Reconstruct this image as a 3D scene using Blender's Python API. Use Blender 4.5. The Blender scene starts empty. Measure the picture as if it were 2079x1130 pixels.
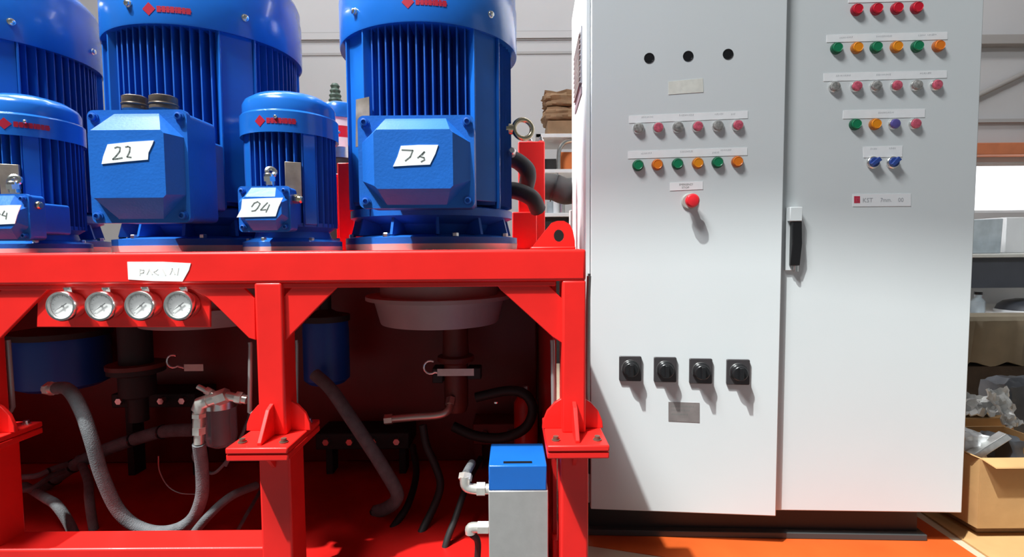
import bpy, bmesh, math, random
from mathutils import Vector, Matrix
random.seed(7)
S = bpy.context.scene
C = S.collection
PI = math.pi
# ------------------------------------------------------------------ camera
W_, H_, F_ = 2079.0, 1130.0, 1050.0
PITCH, ROLL, ZC = math.radians(3.27), math.radians(0.43), 0.95
fw = Vector((0, math.cos(PITCH), -math.sin(PITCH)))
r0 = Vector((1, 0, 0)); u0 = r0.cross(fw)
rt = (r0*math.cos(ROLL) - u0*math.sin(ROLL)).normalized()
up = rt.cross(fw).normalized()
CAM = Vector((0, 0, ZC))
cd = bpy.data.cameras.new('camera'); cam = bpy.data.objects.new('camera', cd); C.objects.link(cam)
cd.sensor_width = 36.0; cd.lens = F_*36.0/W_; cd.clip_start = 0.05; cd.clip_end = 200
M = Matrix.Identity(4)
for i in range(3):
    M[i][0] = rt[i]; M[i][1] = up[i]; M[i][2] = -fw[i]; M[i][3] = CAM[i]
cam.matrix_world = M
S.camera = cam
# ------------------------------------------------------------------ world, sun, area lights, exposure
w = bpy.data.worlds.new('sky'); S.world = w; w.use_nodes = True
bg = w.node_tree.nodes['Background']
bg.inputs[0].default_value = (0.86, 0.93, 1.0, 1); bg.inputs[1].default_value = 0.11
sd = bpy.data.lights.new('sun', 'SUN'); so = bpy.data.objects.new('sun', sd); C.objects.link(so)
SUN = Vector((1.22, 1.0, -3.0)).normalized()
so.rotation_euler = SUN.to_track_quat('-Z', 'Y').to_euler()
sd.energy = 6.1; sd.angle = math.radians(1.1); sd.color = (0.95, 1.0, 0.985)
def area(name, loc, target, sx, sy, power, col=(1, 1, 1)):
    l = bpy.data.lights.new(name, 'AREA'); l.shape = 'RECTANGLE'; l.size = sx; l.size_y = sy
    l.energy = power; l.color = col
    o = bpy.data.objects.new(name, l); C.objects.link(o); o.location = loc
    o.rotation_euler = (Vector(target)-Vector(loc)).to_track_quat('-Z', 'Y').to_euler()
    return o
area('front_soft_fill', (-1.95, -0.5, 5.7), (0.3, 1.6, 0.9), 1.5, 0.8, 320, (0.95, 0.985, 1.0))  # added soft fill beside the sun's direction, lifts the upper cabinet
sl_ = area('cabinet_side_fill', (-2.2, 2.5, 4.2), (0.3, 1.95, 1.1), 0.9, 1.2, 62, (1, 1, 1)); sl_.data.spread = math.radians(60)  # added narrow fill that whitens the cabinet's left side, no lamp there
area('wall_fill_left', (-2.5, 4.3, 5.7), (-2.0, 5.8, 2.0), 3.0, 0.5, 50, (1, 1, 1))  # added fill for the back wall, left part; no fixture known
area('wall_fill_middle', (1.2, 4.5, 5.7), (1.0, 5.8, 1.5), 2.0, 0.5, 35, (1, 1, 1))  # same added wall fill, middle part
area('wall_fill_right', (4.8, 3.6, 5.7), (5.2, 5.6, 1.0), 3.0, 0.5, 45, (1, 1, 1))  # same added wall fill, right part
vs = S.view_settings
vs.view_transform = 'Standard'; vs.look = 'None'; vs.gamma = 1.0; vs.use_curve_mapping = False
vs.exposure = 0.0
# ------------------------------------------------------------------ projection helpers (a pixel of the photo -> a point on a real plane)
def ray(px, py):
    return fw + rt*((px-W_/2)/F_) + up*((H_/2-py)/F_)
def P(px, py, Y):
    d = ray(px, py); return CAM + d*(Y/d.y)
def PZ(px, py, Z):
    d = ray(px, py); return CAM + d*((Z-ZC)/d.z)
def PX(px, py, X):
    d = ray(px, py); return CAM + d*(X/d.x)
# ------------------------------------------------------------------ materials
def mat(name, col, rough=0.5, metal=0.0, bump=0.0, bscale=60, var=0.0, vscale=6, coat=0.0, spec=0.5,
        emit=None, trans=0.0, wave=None, detail=4, ior=1.45):
    m = bpy.data.materials.new(name); m.use_nodes = True
    nt = m.node_tree; b = nt.nodes['Principled BSDF']
    b.inputs['Base Color'].default_value = (*col, 1); b.inputs['Roughness'].default_value = rough
    b.inputs['Metallic'].default_value = metal; b.inputs['Specular IOR Level'].default_value = spec
    b.inputs['Coat Weight'].default_value = coat; b.inputs['Coat Roughness'].default_value = 0.08
    b.inputs['Transmission Weight'].default_value = trans; b.inputs['IOR'].default_value = ior
    if emit:
        b.inputs['Emission Color'].default_value = (*emit[0], 1); b.inputs['Emission Strength'].default_value = emit[1]
    tc = nt.nodes.new('ShaderNodeTexCoord')
    if var > 0:
        n = nt.nodes.new('ShaderNodeTexNoise'); n.inputs['Scale'].default_value = vscale; n.inputs['Detail'].default_value = detail
        nt.links.new(tc.outputs['Object'], n.inputs['Vector'])
        r = nt.nodes.new('ShaderNodeValToRGB')
        r.color_ramp.elements[0].position = 0.3; r.color_ramp.elements[1].position = 0.7
        r.color_ramp.elements[0].color = (*[max(0, c*(1-var)) for c in col], 1)
        r.color_ramp.elements[1].color = (*[min(1, c*(1+var)) for c in col], 1)
        nt.links.new(n.outputs['Fac'], r.inputs['Fac']); nt.links.new(r.outputs['Color'], b.inputs['Base Color'])
    if bump > 0:
        if wave:
            n2 = nt.nodes.new('ShaderNodeTexVoronoi'); n2.inputs['Scale'].default_value = bscale; out = n2.outputs['Distance']
        else:
            n2 = nt.nodes.new('ShaderNodeTexNoise'); n2.inputs['Scale'].default_value = bscale; n2.inputs['Detail'].default_value = 3
            out = n2.outputs['Fac']
        nt.links.new(tc.outputs['Object'], n2.inputs['Vector'])
        bp = nt.nodes.new('ShaderNodeBump'); bp.inputs['Strength'].default_value = bump; bp.inputs['Distance'].default_value = 0.004
        nt.links.new(out, bp.inputs['Height']); nt.links.new(bp.outputs['Normal'], b.inputs['Normal'])
    return m
RED = mat('red_paint', (0.86, 0.016, 0.012), 0.42, bump=0.05, bscale=45, var=0.06, vscale=9, coat=0.1)
REDD = mat('red_inner_shade', (0.15, 0.003, 0.003), 0.4, bump=0.05, bscale=45, var=0.15, vscale=5)  # frame red darkened, putting the shade inside the machine into the colour
REDR = mat('red_cylinder_paint', (0.7, 0.014, 0.01), 0.35)
BLUE = mat('blue_enamel', (0.012, 0.138, 0.53), 0.22, bump=0.03, bscale=70, var=0.07, vscale=9, coat=0.25)
BLUEC = mat('blue_cast_enamel', (0.012, 0.130, 0.52), 0.38, bump=0.12, bscale=160, var=0.08, vscale=12)
BLUEF = mat('blue_fin_enamel', (0.009, 0.105, 0.46), 0.42, bump=0.05, bscale=90, var=0.1, vscale=9)
BLUEP = mat('blue_pump_enamel', (0.008, 0.07, 0.36), 0.4, bump=0.08, bscale=90)
BARE = mat('bare_machined_steel', (0.72, 0.66, 0.63), 0.38, 0.35, bump=0.05, bscale=120, var=0.08)
CHROME = mat('chrome', (0.88, 0.87, 0.84), 0.2, 1.0, bump=0.05, bscale=40)
ZINC = mat('zinc_plated_steel', (0.72, 0.72, 0.70), 0.28, 1.0, bump=0.06, bscale=90, var=0.1, vscale=40)
BRASS = mat('nickel_brass', (0.72, 0.62, 0.42), 0.25, 1.0, bump=0.05)
GLAND = mat('dark_gland', (0.16, 0.12, 0.09), 0.35, 0.5, bump=0.1)
NPLATE = mat('brushed_nameplate', (0.42, 0.35, 0.27), 0.38, 0.6, bump=0.06, bscale=50, var=0.25, vscale=25)
HOSE = mat('braided_rubber_hose', (0.135, 0.14, 0.147), 0.75, bump=0.25, bscale=330, var=0.18, vscale=40, wave=True)
RUBBER = mat('black_rubber', (0.016, 0.015, 0.015), 0.6, bump=0.1, bscale=90)
GREYR = mat('grey_rod', (0.34, 0.34, 0.33), 0.4, 0.4)
BLACK = mat('black_plastic', (0.012, 0.012, 0.013), 0.28)
BLACKM = mat('black_matt', (0.020, 0.018, 0.018), 0.65, bump=0.1)
VALV = mat('nickel_steel_valve', (0.80, 0.77, 0.70), 0.3, 0.65, bump=0.06, bscale=60, var=0.12, vscale=40)
HOUS = mat('cast_aluminium', (0.36, 0.31, 0.30), 0.5, 0.1, bump=0.15, bscale=60, var=0.1)
BROWN = mat('rusty_pump_casting', (0.13, 0.03, 0.022), 0.5, 0.1, bump=0.2, bscale=60, var=0.2)
ALU = mat('ground_aluminium_block', (0.56, 0.54, 0.52), 0.33, 0.55, bump=0.04, bscale=200, var=0.05, vscale=30)
CAB = mat('light_grey_cabinet_paint', (0.672, 0.70, 0.705), 0.5, bump=0.03, bscale=420, var=0.012, vscale=4)
PLINTH = mat('black_plinth', (0.018, 0.015, 0.016), 0.5, bump=0.1)
PAPER = mat('white_paper', (0.90, 0.92, 0.89), 0.7, var=0.03, vscale=30)
TAPE = mat('yellowed_tape', (0.74, 0.73, 0.66), 0.6, var=0.08, vscale=60)
STRIP = mat('label_strip', (0.88, 0.88, 0.885), 0.55, var=0.02, vscale=50)
INK = mat('grey_marker_ink', (0.16, 0.18, 0.17), 0.7)
INKB = mat('faint_print', (0.34, 0.34, 0.36), 0.7)
INKF = mat('washed_out_ink', (0.84, 0.80, 0.76), 0.7)
LOGO = mat('red_print', (0.42, 0.010, 0.035), 0.4)
LOGOR = mat('label_red', (0.55, 0.03, 0.07), 0.5)
GREEN = mat('green_cap', (0.008, 0.20, 0.085), 0.35, bump=0.05)
ORANGE = mat('orange_cap', (0.78, 0.20, 0.015), 0.35, bump=0.05)
AMBER = mat('amber_cap', (0.80, 0.27, 0.01), 0.35, bump=0.05)
REDC = mat('red_cap', (0.62, 0.010, 0.03), 0.35, bump=0.05)
ESTOP = mat('estop_red', (0.72, 0.02, 0.03), 0.35)
PINK = mat('dull_red_lens', (0.55, 0.10, 0.15), 0.22, bump=0.2, bscale=150, var=0.35, vscale=110, coat=0.6)
CLEAR = mat('smoky_clear_lens', (0.27, 0.265, 0.25), 0.2, bump=0.2, bscale=150, var=0.5, vscale=110, coat=0.6)
VIOLET = mat('violet_lens', (0.10, 0.085, 0.30), 0.22, bump=0.15, bscale=100, coat=0.5)
BLUEK = mat('blue_knob', (0.035, 0.075, 0.30), 0.3)
DIAL = mat('gauge_dial', (0.93, 0.93, 0.91), 0.5)
GLASS = mat('clear_glass', (1, 1, 1), 0.02, trans=1.0, spec=0.5)
LENS = mat('gauge_lens', (1, 1, 1), 0.03); LENS.node_tree.nodes['Principled BSDF'].inputs['Alpha'].default_value = 0.10
BOWL = mat('clear_plastic_bowl', (0.85, 0.88, 0.95), 0.06, trans=0.9, ior=1.2)
WALL = mat('painted_wall', (0.56, 0.555, 0.565), 0.8, bump=0.1, bscale=3, var=0.03, vscale=1.2)
SEAM = mat('wall_seam', (0.42, 0.41, 0.41), 0.7)
BEAMG = mat('grey_steel_beam', (0.36, 0.34, 0.33), 0.6)
ORB = mat('orange_beam_paint', (0.62, 0.20, 0.09), 0.5, var=0.1)
FLOORM = mat('beige_concrete', (0.50, 0.39, 0.28), 0.6, bump=0.2, bscale=20, var=0.12, vscale=3)
ORF = mat('orange_floor_paint', (0.52, 0.085, 0.015), 0.4, bump=0.1, bscale=25, var=0.08, vscale=8)
CARD = mat('cardboard', (0.47, 0.27, 0.11), 0.8, bump=0.2, bscale=30, var=0.12, vscale=6)
CARDD = mat('brown_wrapping_paper', (0.33, 0.20, 0.11), 0.8, bump=0.4, bscale=14, var=0.2, vscale=8)
OLIVE = mat('olive_tarp', (0.20, 0.17, 0.12), 0.75, bump=0.6, bscale=9, var=0.25, vscale=4)
PLASTIC = mat('clear_grey_wrap', (0.62, 0.62, 0.60), 0.18, bump=1.0, bscale=16, var=0.35, vscale=9, coat=0.6)
DARKBAG = mat('dark_grey_film', (0.06, 0.065, 0.075), 0.3, bump=0.8, bscale=14, var=0.3, vscale=8)
BIN = mat('dark_blue_grey_bin', (0.055, 0.06, 0.075), 0.5, bump=0.1, var=0.15)
WHITE = mat('white_board', (0.80, 0.81, 0.82), 0.5, var=0.04)
BLUEWRAP = mat('stretch_wrapped_stack', (0.42, 0.48, 0.52), 0.2, bump=0.8, bscale=10, var=0.35, vscale=6, coat=0.4)
# ------------------------------------------------------------------ mesh builder
class MB:
    def __init__(s): s.v = []; s.f = []; s.m = []
    def add(s, vs, fs, m=0):
        o = len(s.v); s.v += [Vector(v) for v in vs]
        for f in fs: s.f.append([i+o for i in f]); s.m.append(m)
        return s
    def box(s, x0, x1, y0, y1, z0, z1, m=0):
        if x1 < x0: x0, x1 = x1, x0
        if y1 < y0: y0, y1 = y1, y0
        if z1 < z0: z0, z1 = z1, z0
        v = [(x, y, z) for z in (z0, z1) for y in (y0, y1) for x in (x0, x1)]
        return s.add(v, [(0, 2, 3, 1), (4, 5, 7, 6), (0, 1, 5, 4), (2, 6, 7, 3), (0, 4, 6, 2), (1, 3, 7, 5)], m)
    def poly(s, pts, off, m=0):
        """closed prism: polygon pts (3-D) extruded by vector off"""
        n = len(pts); off = Vector(off); a = [Vector(p) for p in pts]; b = [p+off for p in a]
        fs = [list(range(n))[::-1], list(range(n, 2*n))] + [(i, (i+1) % n, n+(i+1) % n, n+i) for i in range(n)]
        s.add(a+b, fs, m); s.fix = True; return s
    def lathe(s, prof, n=48, m=0, c=(0, 0, 0), axis='z', cap=True):
        c = Vector(c); vs = []
        for r, h in prof:
            for k in range(n):
                a = 2*PI*k/n; x, y = r*math.cos(a), r*math.sin(a)
                if axis == 'z': p = Vector((x, y, h))
                elif axis == 'y': p = Vector((x, -h, y))      # h runs towards the viewer (-y)
                else: p = Vector((h, x, y))
                vs.append(c+p)
        fs = []
        for j in range(len(prof)-1):
            for k in range(n):
                a, b = j*n+k, j*n+(k+1) % n
                fs.append((a, b, b+n, a+n))
        if cap:
            fs.append(list(range(n))[::-1]); fs.append([(len(prof)-1)*n+k for k in range(n)])
        return s.add(vs, fs, m)
    def cyl(s, p0, p1, r0, r1=None, n=16, m=0):
        r1 = r0 if r1 is None else r1
        return s.tube([p0, p1], [r0, r1], n, m)
    def tube(s, pts, r, n=12, m=0, cap=True):
        pts = [Vector(p) for p in pts]; rs = r if isinstance(r, (list, tuple)) else [r]*len(pts)
        t0 = (pts[1]-pts[0]).normalized(); ref = Vector((0, 0, 1)) if abs(t0.z) < 0.9 else Vector((1, 0, 0))
        nrm = (ref - t0*ref.dot(t0)).normalized(); vs = []
        for i, p in enumerate(pts):
            t = (pts[min(i+1, len(pts)-1)]-pts[max(i-1, 0)]).normalized()
            nrm = (nrm - t*nrm.dot(t)); nrm = nrm.normalized() if nrm.length > 1e-6 else Vector((1, 0, 0))
            b = t.cross(nrm)
            for k in range(n):
                a = 2*PI*k/n; vs.append(p + (nrm*math.cos(a)+b*math.sin(a))*rs[i])
        fs = []
        for j in range(len(pts)-1):
            for k in range(n):
                a, b2 = j*n+k, j*n+(k+1) % n; fs.append((a, b2, b2+n, a+n))
        if cap: fs.append(list(range(n))[::-1]); fs.append([(len(pts)-1)*n+k for k in range(n)])
        return s.add(vs, fs, m)
    def ring(s, c, R, r, nrm=(0, -1, 0), n=32, k=10, m=0):
        c = Vector(c); q = Vector(nrm).normalized(); ref = Vector((0, 0, 1)) if abs(q.z) < .9 else Vector((1, 0, 0))
        a = q.cross(ref).normalized(); b = q.cross(a); vs = []; fs = []
        for i in range(n):
            t = 2*PI*i/n; d = a*math.cos(t)+b*math.sin(t)
            for j in range(k):
                u = 2*PI*j/k; vs.append(c + d*(R+r*math.cos(u)) + q*(r*math.sin(u)))
        for i in range(n):
            for j in range(k):
                i2, j2 = (i+1) % n, (j+1) % k; fs.append((i*k+j, i2*k+j, i2*k+j2, i*k+j2))
        return s.add(vs, fs, m)
    def hexa(s, c, r, h, axis='y', m=0):
        return s.lathe([(r, 0), (r, h*0.8), (r*0.85, h)], 6, m, c, axis)
    def move(s, d):
        d = Vector(d); s.v = [v-d for v in s.v]; return s
    def build(s, name, mats, parent=None, loc=None, bevel=0, seg=2, smooth=32):
        me = bpy.data.meshes.new(name); me.from_pydata([tuple(v) for v in s.v], [], s.f); 
        mats = mats if isinstance(mats, (list, tuple)) else [mats]
        for x in mats: me.materials.append(x)
        for p, k in zip(me.polygons, s.m): p.material_index = k
        bm = bmesh.new(); bm.from_mesh(me); bmesh.ops.recalc_face_normals(bm, faces=bm.faces); bm.to_mesh(me); bm.free()
        me.shade_smooth(); me.set_sharp_from_angle(angle=math.radians(smooth)); me.update()
        o = bpy.data.objects.new(name, me); C.objects.link(o)
        if parent: o.parent = parent
        if loc is not None: o.location = loc
        if bevel:
            b = o.modifiers.new('bevel', 'BEVEL'); b.width = bevel; b.segments = seg; b.limit_method = 'ANGLE'; b.angle_limit = math.radians(40)
            b.harden_normals = False
        return o
def tag(o, label=None, cat=None, group=None, kind=None):
    if label: o['label'] = label
    if cat: o['category'] = cat
    if group: o['group'] = group
    if kind: o['kind'] = kind
    return o
def thing(name, label, cat, loc=(0, 0, 0), group=None, rz=0):
    o = bpy.data.objects.new(name, None); C.objects.link(o); o.location = loc; o.rotation_euler = (0, 0, rz)
    o.empty_display_size = 0.05
    return tag(o, label, cat, group)
def spl(pts, n=8):
    p = [Vector(q) for q in pts]; p = [p[0]*2-p[1]] + p + [p[-1]*2-p[-2]]; out = []
    for i in range(1, len(p)-2):
        for k in range(n):
            t = k/n; a, b, c, d = p[i-1], p[i], p[i+1], p[i+2]
            out.append(0.5*((2*b)+(c-a)*t+(2*a-5*b+4*c-d)*t*t+(3*b-a-3*c+d)*t**3))
    out.append(p[-2]); return out
def stroke(mb, pts, wdt, nrm, m=1, th=0.0004):
    """flat ribbon of ink along pts, lying on a plane with normal nrm"""
    nrm = Vector(nrm)
    for a, b in zip(pts[:-1], pts[1:]):
        a, b = Vector(a), Vector(b); t = (b-a)
        if t.length < 1e-6: continue
        t.normalize(); q = t.cross(nrm).normalized()*wdt/2; e = t*wdt*0.3
        mb.poly([a-q-e, a+q-e, b+q+e, b-q+e], nrm*th, m)
def textmesh(mb, s, size, place, m=1):
    """Blender's built-in font turned into flat mesh; place maps (x, y) -> point"""
    cu = bpy.data.curves.new('t', 'FONT'); cu.body = s; cu.size = size; cu.resolution_u = 2
    o = bpy.data.objects.new('t', cu); C.objects.link(o)
    dg = bpy.context.evaluated_depsgraph_get(); me = bpy.data.meshes.new_from_object(o.evaluated_get(dg))
    mb.add([place(v.co.x, v.co.y) for v in me.vertices], [list(p.vertices) for p in me.polygons], m)
    bpy.data.objects.remove(o); bpy.data.curves.remove(cu); bpy.data.meshes.remove(me)
# ================================================================== SETTING
def struct(o): o['kind'] = 'structure'; return o
struct(MB().box(-9, 10, 1.35, 6.2, -0.2, 0).build('floor', FLOORM))
struct(MB().box(-14, 14, -14, 1.35, -0.2, 0).build('dark_front_ground', mat('bounce_cut_dark', (0.075, 0.078, 0.08), 0.85, bump=0.3, bscale=40, var=0.2)))  # unseen ground, made dark to cut light bounced into the machine
of = MB(); of.poly([PZ(1192, 1107, 0), PZ(1350, 1131, 0), (1.0, 1.2, 0), (1.41, 1.2, 0), (1.425, 2.6, 0), (0.19, 2.6, 0)], (0, 0, 0.002))
ofo = of.build('orange_floor_paint', ORF); tag(ofo, 'orange painted patch of floor under the grey control cabinet', 'floor marking')
YW = 6.0
# back wall with a window opening on the right
wl = MB()
wa, wb = P(1950, 432, YW), P(2160, 328, YW)      # window opening
wl.box(-9, wa.x, YW, YW+0.2, 0, 6); wl.box(wb.x, 10, YW, YW+0.2, 0, 6)
wl.box(wa.x, wb.x, YW, YW+0.2, 0, wa.z); wl.box(wa.x, wb.x, YW, YW+0.2, wb.z, 6)
wall = struct(wl.build('wall_back', WALL))
def seam(px0, py0, py1, z=None):
    a = P(px0, py0, YW).z; b = P(px0, py1, YW).z; return a, b
for (ya, yb, m_, n_) in ((66, 69, SEAM, 'panel_joint'), (69, 82, WALL, 'panel_rail'), (82, 85, SEAM, 'panel_joint'), (108, 113, SEAM, 'panel_joint')):
    a, b = P(670, ya, YW).z, P(670, yb, YW).z
    d = 0.012 if m_ is SEAM else 0.03
    MB().box(-9, 4.6, YW-d, YW+0.01, b, a).build(n_, m_, wall)
a, b = P(2030, 78, YW).z, P(2030, 97, YW).z
struct(MB().box(4.7, 10, YW-0.12, YW, b, a).build('trim_1', BEAMG, None, bevel=0.006))
a, b = P(2030, 243, YW).z, P(2030, 250, YW).z
struct(MB().box(4.7, 10, YW-0.05, YW, b, a).build('trim_2', SEAM))
a, b = P(2030, 292, YW-0.1).z, P(2030, 316, YW-0.1).z
struct(MB().box(4.7, 10, YW-0.18, YW, b, a).build('trim_3', ORB, None, bevel=0.008))
p1, p2 = P(1960, 206, YW-0.05), P(2140, 120, YW-0.05)
struct(MB().cyl(p1, p2, 0.03, n=12).build('trim_4', BEAMG))
# window: frame, mullion, panes
wf = MB()
for (x0, x1, z0, z1) in ((wa.x, wb.x, wb.z-0.04, wb.z), (wa.x, wb.x, wa.z, wa.z+0.03), (wa.x, wa.x+0.04, wa.z, wb.z), (wb.x-0.04, wb.x, wa.z, wb.z)):
    wf.box(x0, x1, YW+0.02, YW+0.08, z0, z1)
wfo = struct(wf.build('window_1', WHITE, None, bevel=0.003))
MB().box(wa.x+0.04, wb.x-0.04, YW+0.045, YW+0.05, wa.z+0.03, wb.z-0.04).build('pane', mat('frosted_lit_pane', (0.8, 0.85, 0.9), 0.5, emit=((0.93, 0.97, 1.0), 1.6)), wfo)
struct(MB().box(-9.2, -9, -4, 6.2, 0, 6).build('wall_left', WALL))
struct(MB().box(10, 10.2, -4, 6.2, 0, 6).build('wall_right', WALL))
# roof of the hall: ends in a slightly skewed edge above the machine; the sun comes in under it
SK = -0.095; RY = -0.19
rf = MB(); y0 = RY
rf.poly([(-9, y0+SK*-9-0.0, 6.0), (10, y0+SK*10, 6.0), (10, 6.2, 6.0), (-9, 6.2, 6.0)], (0, 0, 0.2))
struct(rf.build('ceiling', WALL))
# ================================================================== MACHINE FRAME
YF = 1.20                       # front plane of the red frame
DECK = P(800, 508, YF).z
fr = thing('machine_frame', 'bright red welded steel frame carrying the blue motors', 'frame', (-0.62, YF, 0))
FO = Vector(fr.location)
def part(mb, name, m, parent=fr, bevel=0.0, org=None, **k):
    return mb.move(FO if org is None else org).build(name, m, parent, bevel=bevel, **k)
zb_top = DECK; zb_bot = P(800, 573, YF).z
xr = P(1190, 560, YF).x
part(MB().box(-2.3, xr, YF, YF+0.075, zb_bot, zb_top), 'top_beam', RED, bevel=0.007, seg=3)
part(MB().box(-2.3, xr-0.07, YF+0.008, YF+0.07, zb_bot-0.012, zb_bot), 'beam_flange', RED, bevel=0.002)
part(MB().box(-2.3, 0.10, YF+0.075, 2.32, zb_top-0.012, zb_top-0.001), 'deck_plate', RED, bevel=0.002)
part(MB().box(-2.3, 0.10, 2.3, 2.37, zb_bot, zb_top), 'rear_beam', RED, bevel=0.006)
part(MB().box(0.05, 0.10, YF+0.075, 2.32, zb_bot, zb_top-0.012), 'side_beam', RED, bevel=0.006)
# posts
PXS = []
for (pu0, pu1, pl0, pl1) in ((515, 571, 531, 580), (1141, 1190, 1136, 1192)):
    a = P(pu0, 575, YF).x; b = P(pu1, 575, YF).x; PXS.append((a, b))
sp = PXS[1][0]-PXS[0][0]
PXS.insert(0, (PXS[0][0]-sp, PXS[0][1]-sp))
zfl = 0.505                      # height of the bolted flanges
for i, (a, b) in enumerate(PXS):
    part(MB().box(a, b, YF, YF+0.07, zfl+0.008, zb_bot+0.002), 'post', RED, bevel=0.006, seg=3)
    part(MB().box(a-0.004, b+0.006, YF, YF+0.085, 0.06, zfl-0.020), 'lower_post', RED, bevel=0.006, seg=3)
    cx = (a+b)/2
    # bolted flange: two plates, three ribs, bolts
    y0, y1 = YF-0.080, YF+0.115
    hw = 0.069
    part(MB().box(cx-hw, cx+hw, y0, y1, zfl-0.004, zfl+0.010), 'flange_plate', RED, bevel=0.003)
    part(MB().box(cx-hw, cx+hw, y0+0.002, y1, zfl-0.021, zfl-0.0055), 'flange_plate', RED, bevel=0.003)
    zt = zfl+0.010
    part(MB().poly([(cx-0.005, YF+0.001, zt), (cx-0.005, YF-0.066, zt), (cx-0.005, YF-0.066, zt+0.006), (cx-0.005, YF-0.022, zt+0.067), (cx-0.005, YF+0.001, zt+0.076)], (0.010, 0, 0)), 'rib', RED, bevel=0.0015)
    for s in (-1, 1):
        e = b if s > 0 else a
        pts = [(e-s*0.002, 0, zt), (e+s*0.046, 0, zt), (e+s*0.044, 0, zt+0.018), (e+s*0.034, 0, zt+0.043), (e+s*0.016, 0, zt+0.063), (e-s*0.002, 0, zt+0.074)]
        part(MB().poly([(p[0], YF+0.03, p[2]) for p in pts], (0, 0.010, 0)), 'rib', RED, bevel=0.0015)
        for (bx, by) in ((cx+s*0.047, YF-0.047), (cx+s*0.050, YF+0.090)):
            part(MB().lathe([(0.010, 0), (0.010, 0.003), (0.0065, 0.003), (0.0065, 0.010)], 12, 0, (bx, by, zt)), 'flange_bolt', ZINC if by > YF else GLAND)
    part(MB().box(cx-0.045, cx-0.004, YF-0.03, YF+0.001, zfl-0.055, zfl-0.021).poly([(cx-0.004, YF, zfl-0.02), (cx-0.004, YF-0.05, zfl-0.02), (cx-0.004, YF, zfl-0.075)], (0.008, 0, 0)) if False else
         MB().poly([(cx-0.004, YF+0.001, zfl-0.02), (cx-0.004, YF-0.045, zfl-0.02), (cx-0.004, YF+0.001, zfl-0.07)], (0.008, 0, 0)), 'rib', RED)
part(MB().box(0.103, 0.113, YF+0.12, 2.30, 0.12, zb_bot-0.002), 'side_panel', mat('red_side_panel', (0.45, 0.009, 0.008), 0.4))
# rear posts
for x in (-1.40, -0.62, 0.066):
    part(MB().box(x-0.032, x+0.032, 2.3, 2.37, 0.06, zb_bot), 'rear_post', RED, bevel=0.005)
# gusset plates at the beam
def gus(pl, name='gusset_plate', Y=YF+0.012, th=0.010):
    return part(MB().poly([P(x, y, Y) for x, y in pl], (0, th, 0)), name, RED, bevel=0.0015)
gus([(572, 606), (596, 579), (688, 579), (580, 690), (569, 690)])
gus([(517, 606), (490, 579), (372, 579), (420, 604), (430, 612), (505, 686), (519, 690)])
gus([(1143, 608), (1112, 577), (1008, 577), (1016, 588), (1122, 684), (1143, 697)])
gus([(-60, 700), (0, 686), (96, 588), (96, 581), (10, 581), (-15, 606), (-60, 606)])
# gauge panel
pn = part(MB().poly([P(74, 664, YF+0.020), P(427, 664, YF+0.020), P(427, 570, YF+0.020), P(86, 570, YF+0.020), P(76, 600, YF+0.020)], (0, 0.006, 0)), 'gauge_panel', RED, bevel=0.002)
# base beams and pan
part(MB().box(-2.3, PXS[1][0]+0.02, YF+0.002, YF+0.085, 0.06, P(250, 1114, YF).z), 'base_beam', RED, bevel=0.005)
part(MB().box(PXS[1][1]+0.004, PXS[2][0]-0.002, YF+0.02, YF+0.085, 0.04, 0.104), 'base_beam', RED, bevel=0.005)
part(MB().box(-2.3, 0.11, YF+0.022, 2.37, 0.105, 0.115), 'drip_pan', mat('shade_darkened_red_pan', (0.5, 0.010, 0.008), 0.35, bump=0.1, var=0.25, vscale=5), bevel=0.002)  # pan red darkened so the interior shade sits in its colour
part(MB().box(0.10, 0.12, YF+0.09, 2.37, 0.04, 0.20), 'pan_side', RED, bevel=0.003)
part(MB().box(-2.31, -2.30, YF+0.05, 2.37, 0.0, DECK), 'side_panel', REDD)  # unseen panel added to keep side light out of the frame
part(MB().box(-2.3, 0.11, 2.31, 2.36, 0.0, 0.104), 'rear_base_beam', RED, bevel=0.003)
for x in [(a+b)/2 for a, b in PXS]:
    part(MB().box(x-0.05, x+0.05, YF-0.005, YF+0.10, 0.0, 0.06), 'foot', RED, bevel=0.004)
# lifting lug
Yl = YF+0.035
lug = []
for (x, y) in ((1077, 509), (1084, 497), (1112, 462), (1120, 452), (1131, 448), (1145, 448), (1157, 455), (1163, 468), (1167, 488), (1168, 509)):
    lug.append(P(x, y, Yl))
bm_ = bmesh.new()
hc = P(1135, 478, Yl); n_ = 20; hole = [hc+Vector((0.0125*math.cos(2*PI*k/n_), 0, 0.0140*math.sin(2*PI*k/n_))) for k in range(n_)]
# bridge outline to hole using radial resampling of the outline
def outline_at(ang):
    d = Vector((math.cos(ang), 0, math.sin(ang))); best = None
    for i in range(len(lug)):
        a, b = lug[i]-hc, lug[(i+1) % len(lug)]-hc
        den = d.x*(b.z-a.z)-d.z*(b.x-a.x)
        if abs(den) < 1e-9: continue
        t = (a.x*(b.z-a.z)-a.z*(b.x-a.x))/den; u_ = (a.x*d.z-a.z*d.x)/den
        if t > 0 and -1e-6 <= u_ <= 1+1e-6: best = t if best is None else min(best, t)
    return hc+d*best
NA = 60; mbl = MB(); vs_ = []
for dy in (0, 0.014):
    for k in range(NA):
        a_ = 2*PI*k/NA
        vs_.append(outline_at(a_)+Vector((0, dy, 0))); vs_.append(hc+Vector((0.0125*math.cos(a_), dy, 0.0145*math.sin(a_))))
fs_ = []
for k in range(NA):
    a0, b0 = 2*k, 2*((k+1) % NA); o2 = 2*NA
    fs_ += [(a0, b0, b0+1, a0+1), (a0+o2, a0+1+o2, b0+1+o2, b0+o2), (a0, a0+o2, b0+o2, b0), (a0+1, b0+1, b0+1+o2, a0+1+o2)]
mbl.add(vs_, fs_); bm_.free()
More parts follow.
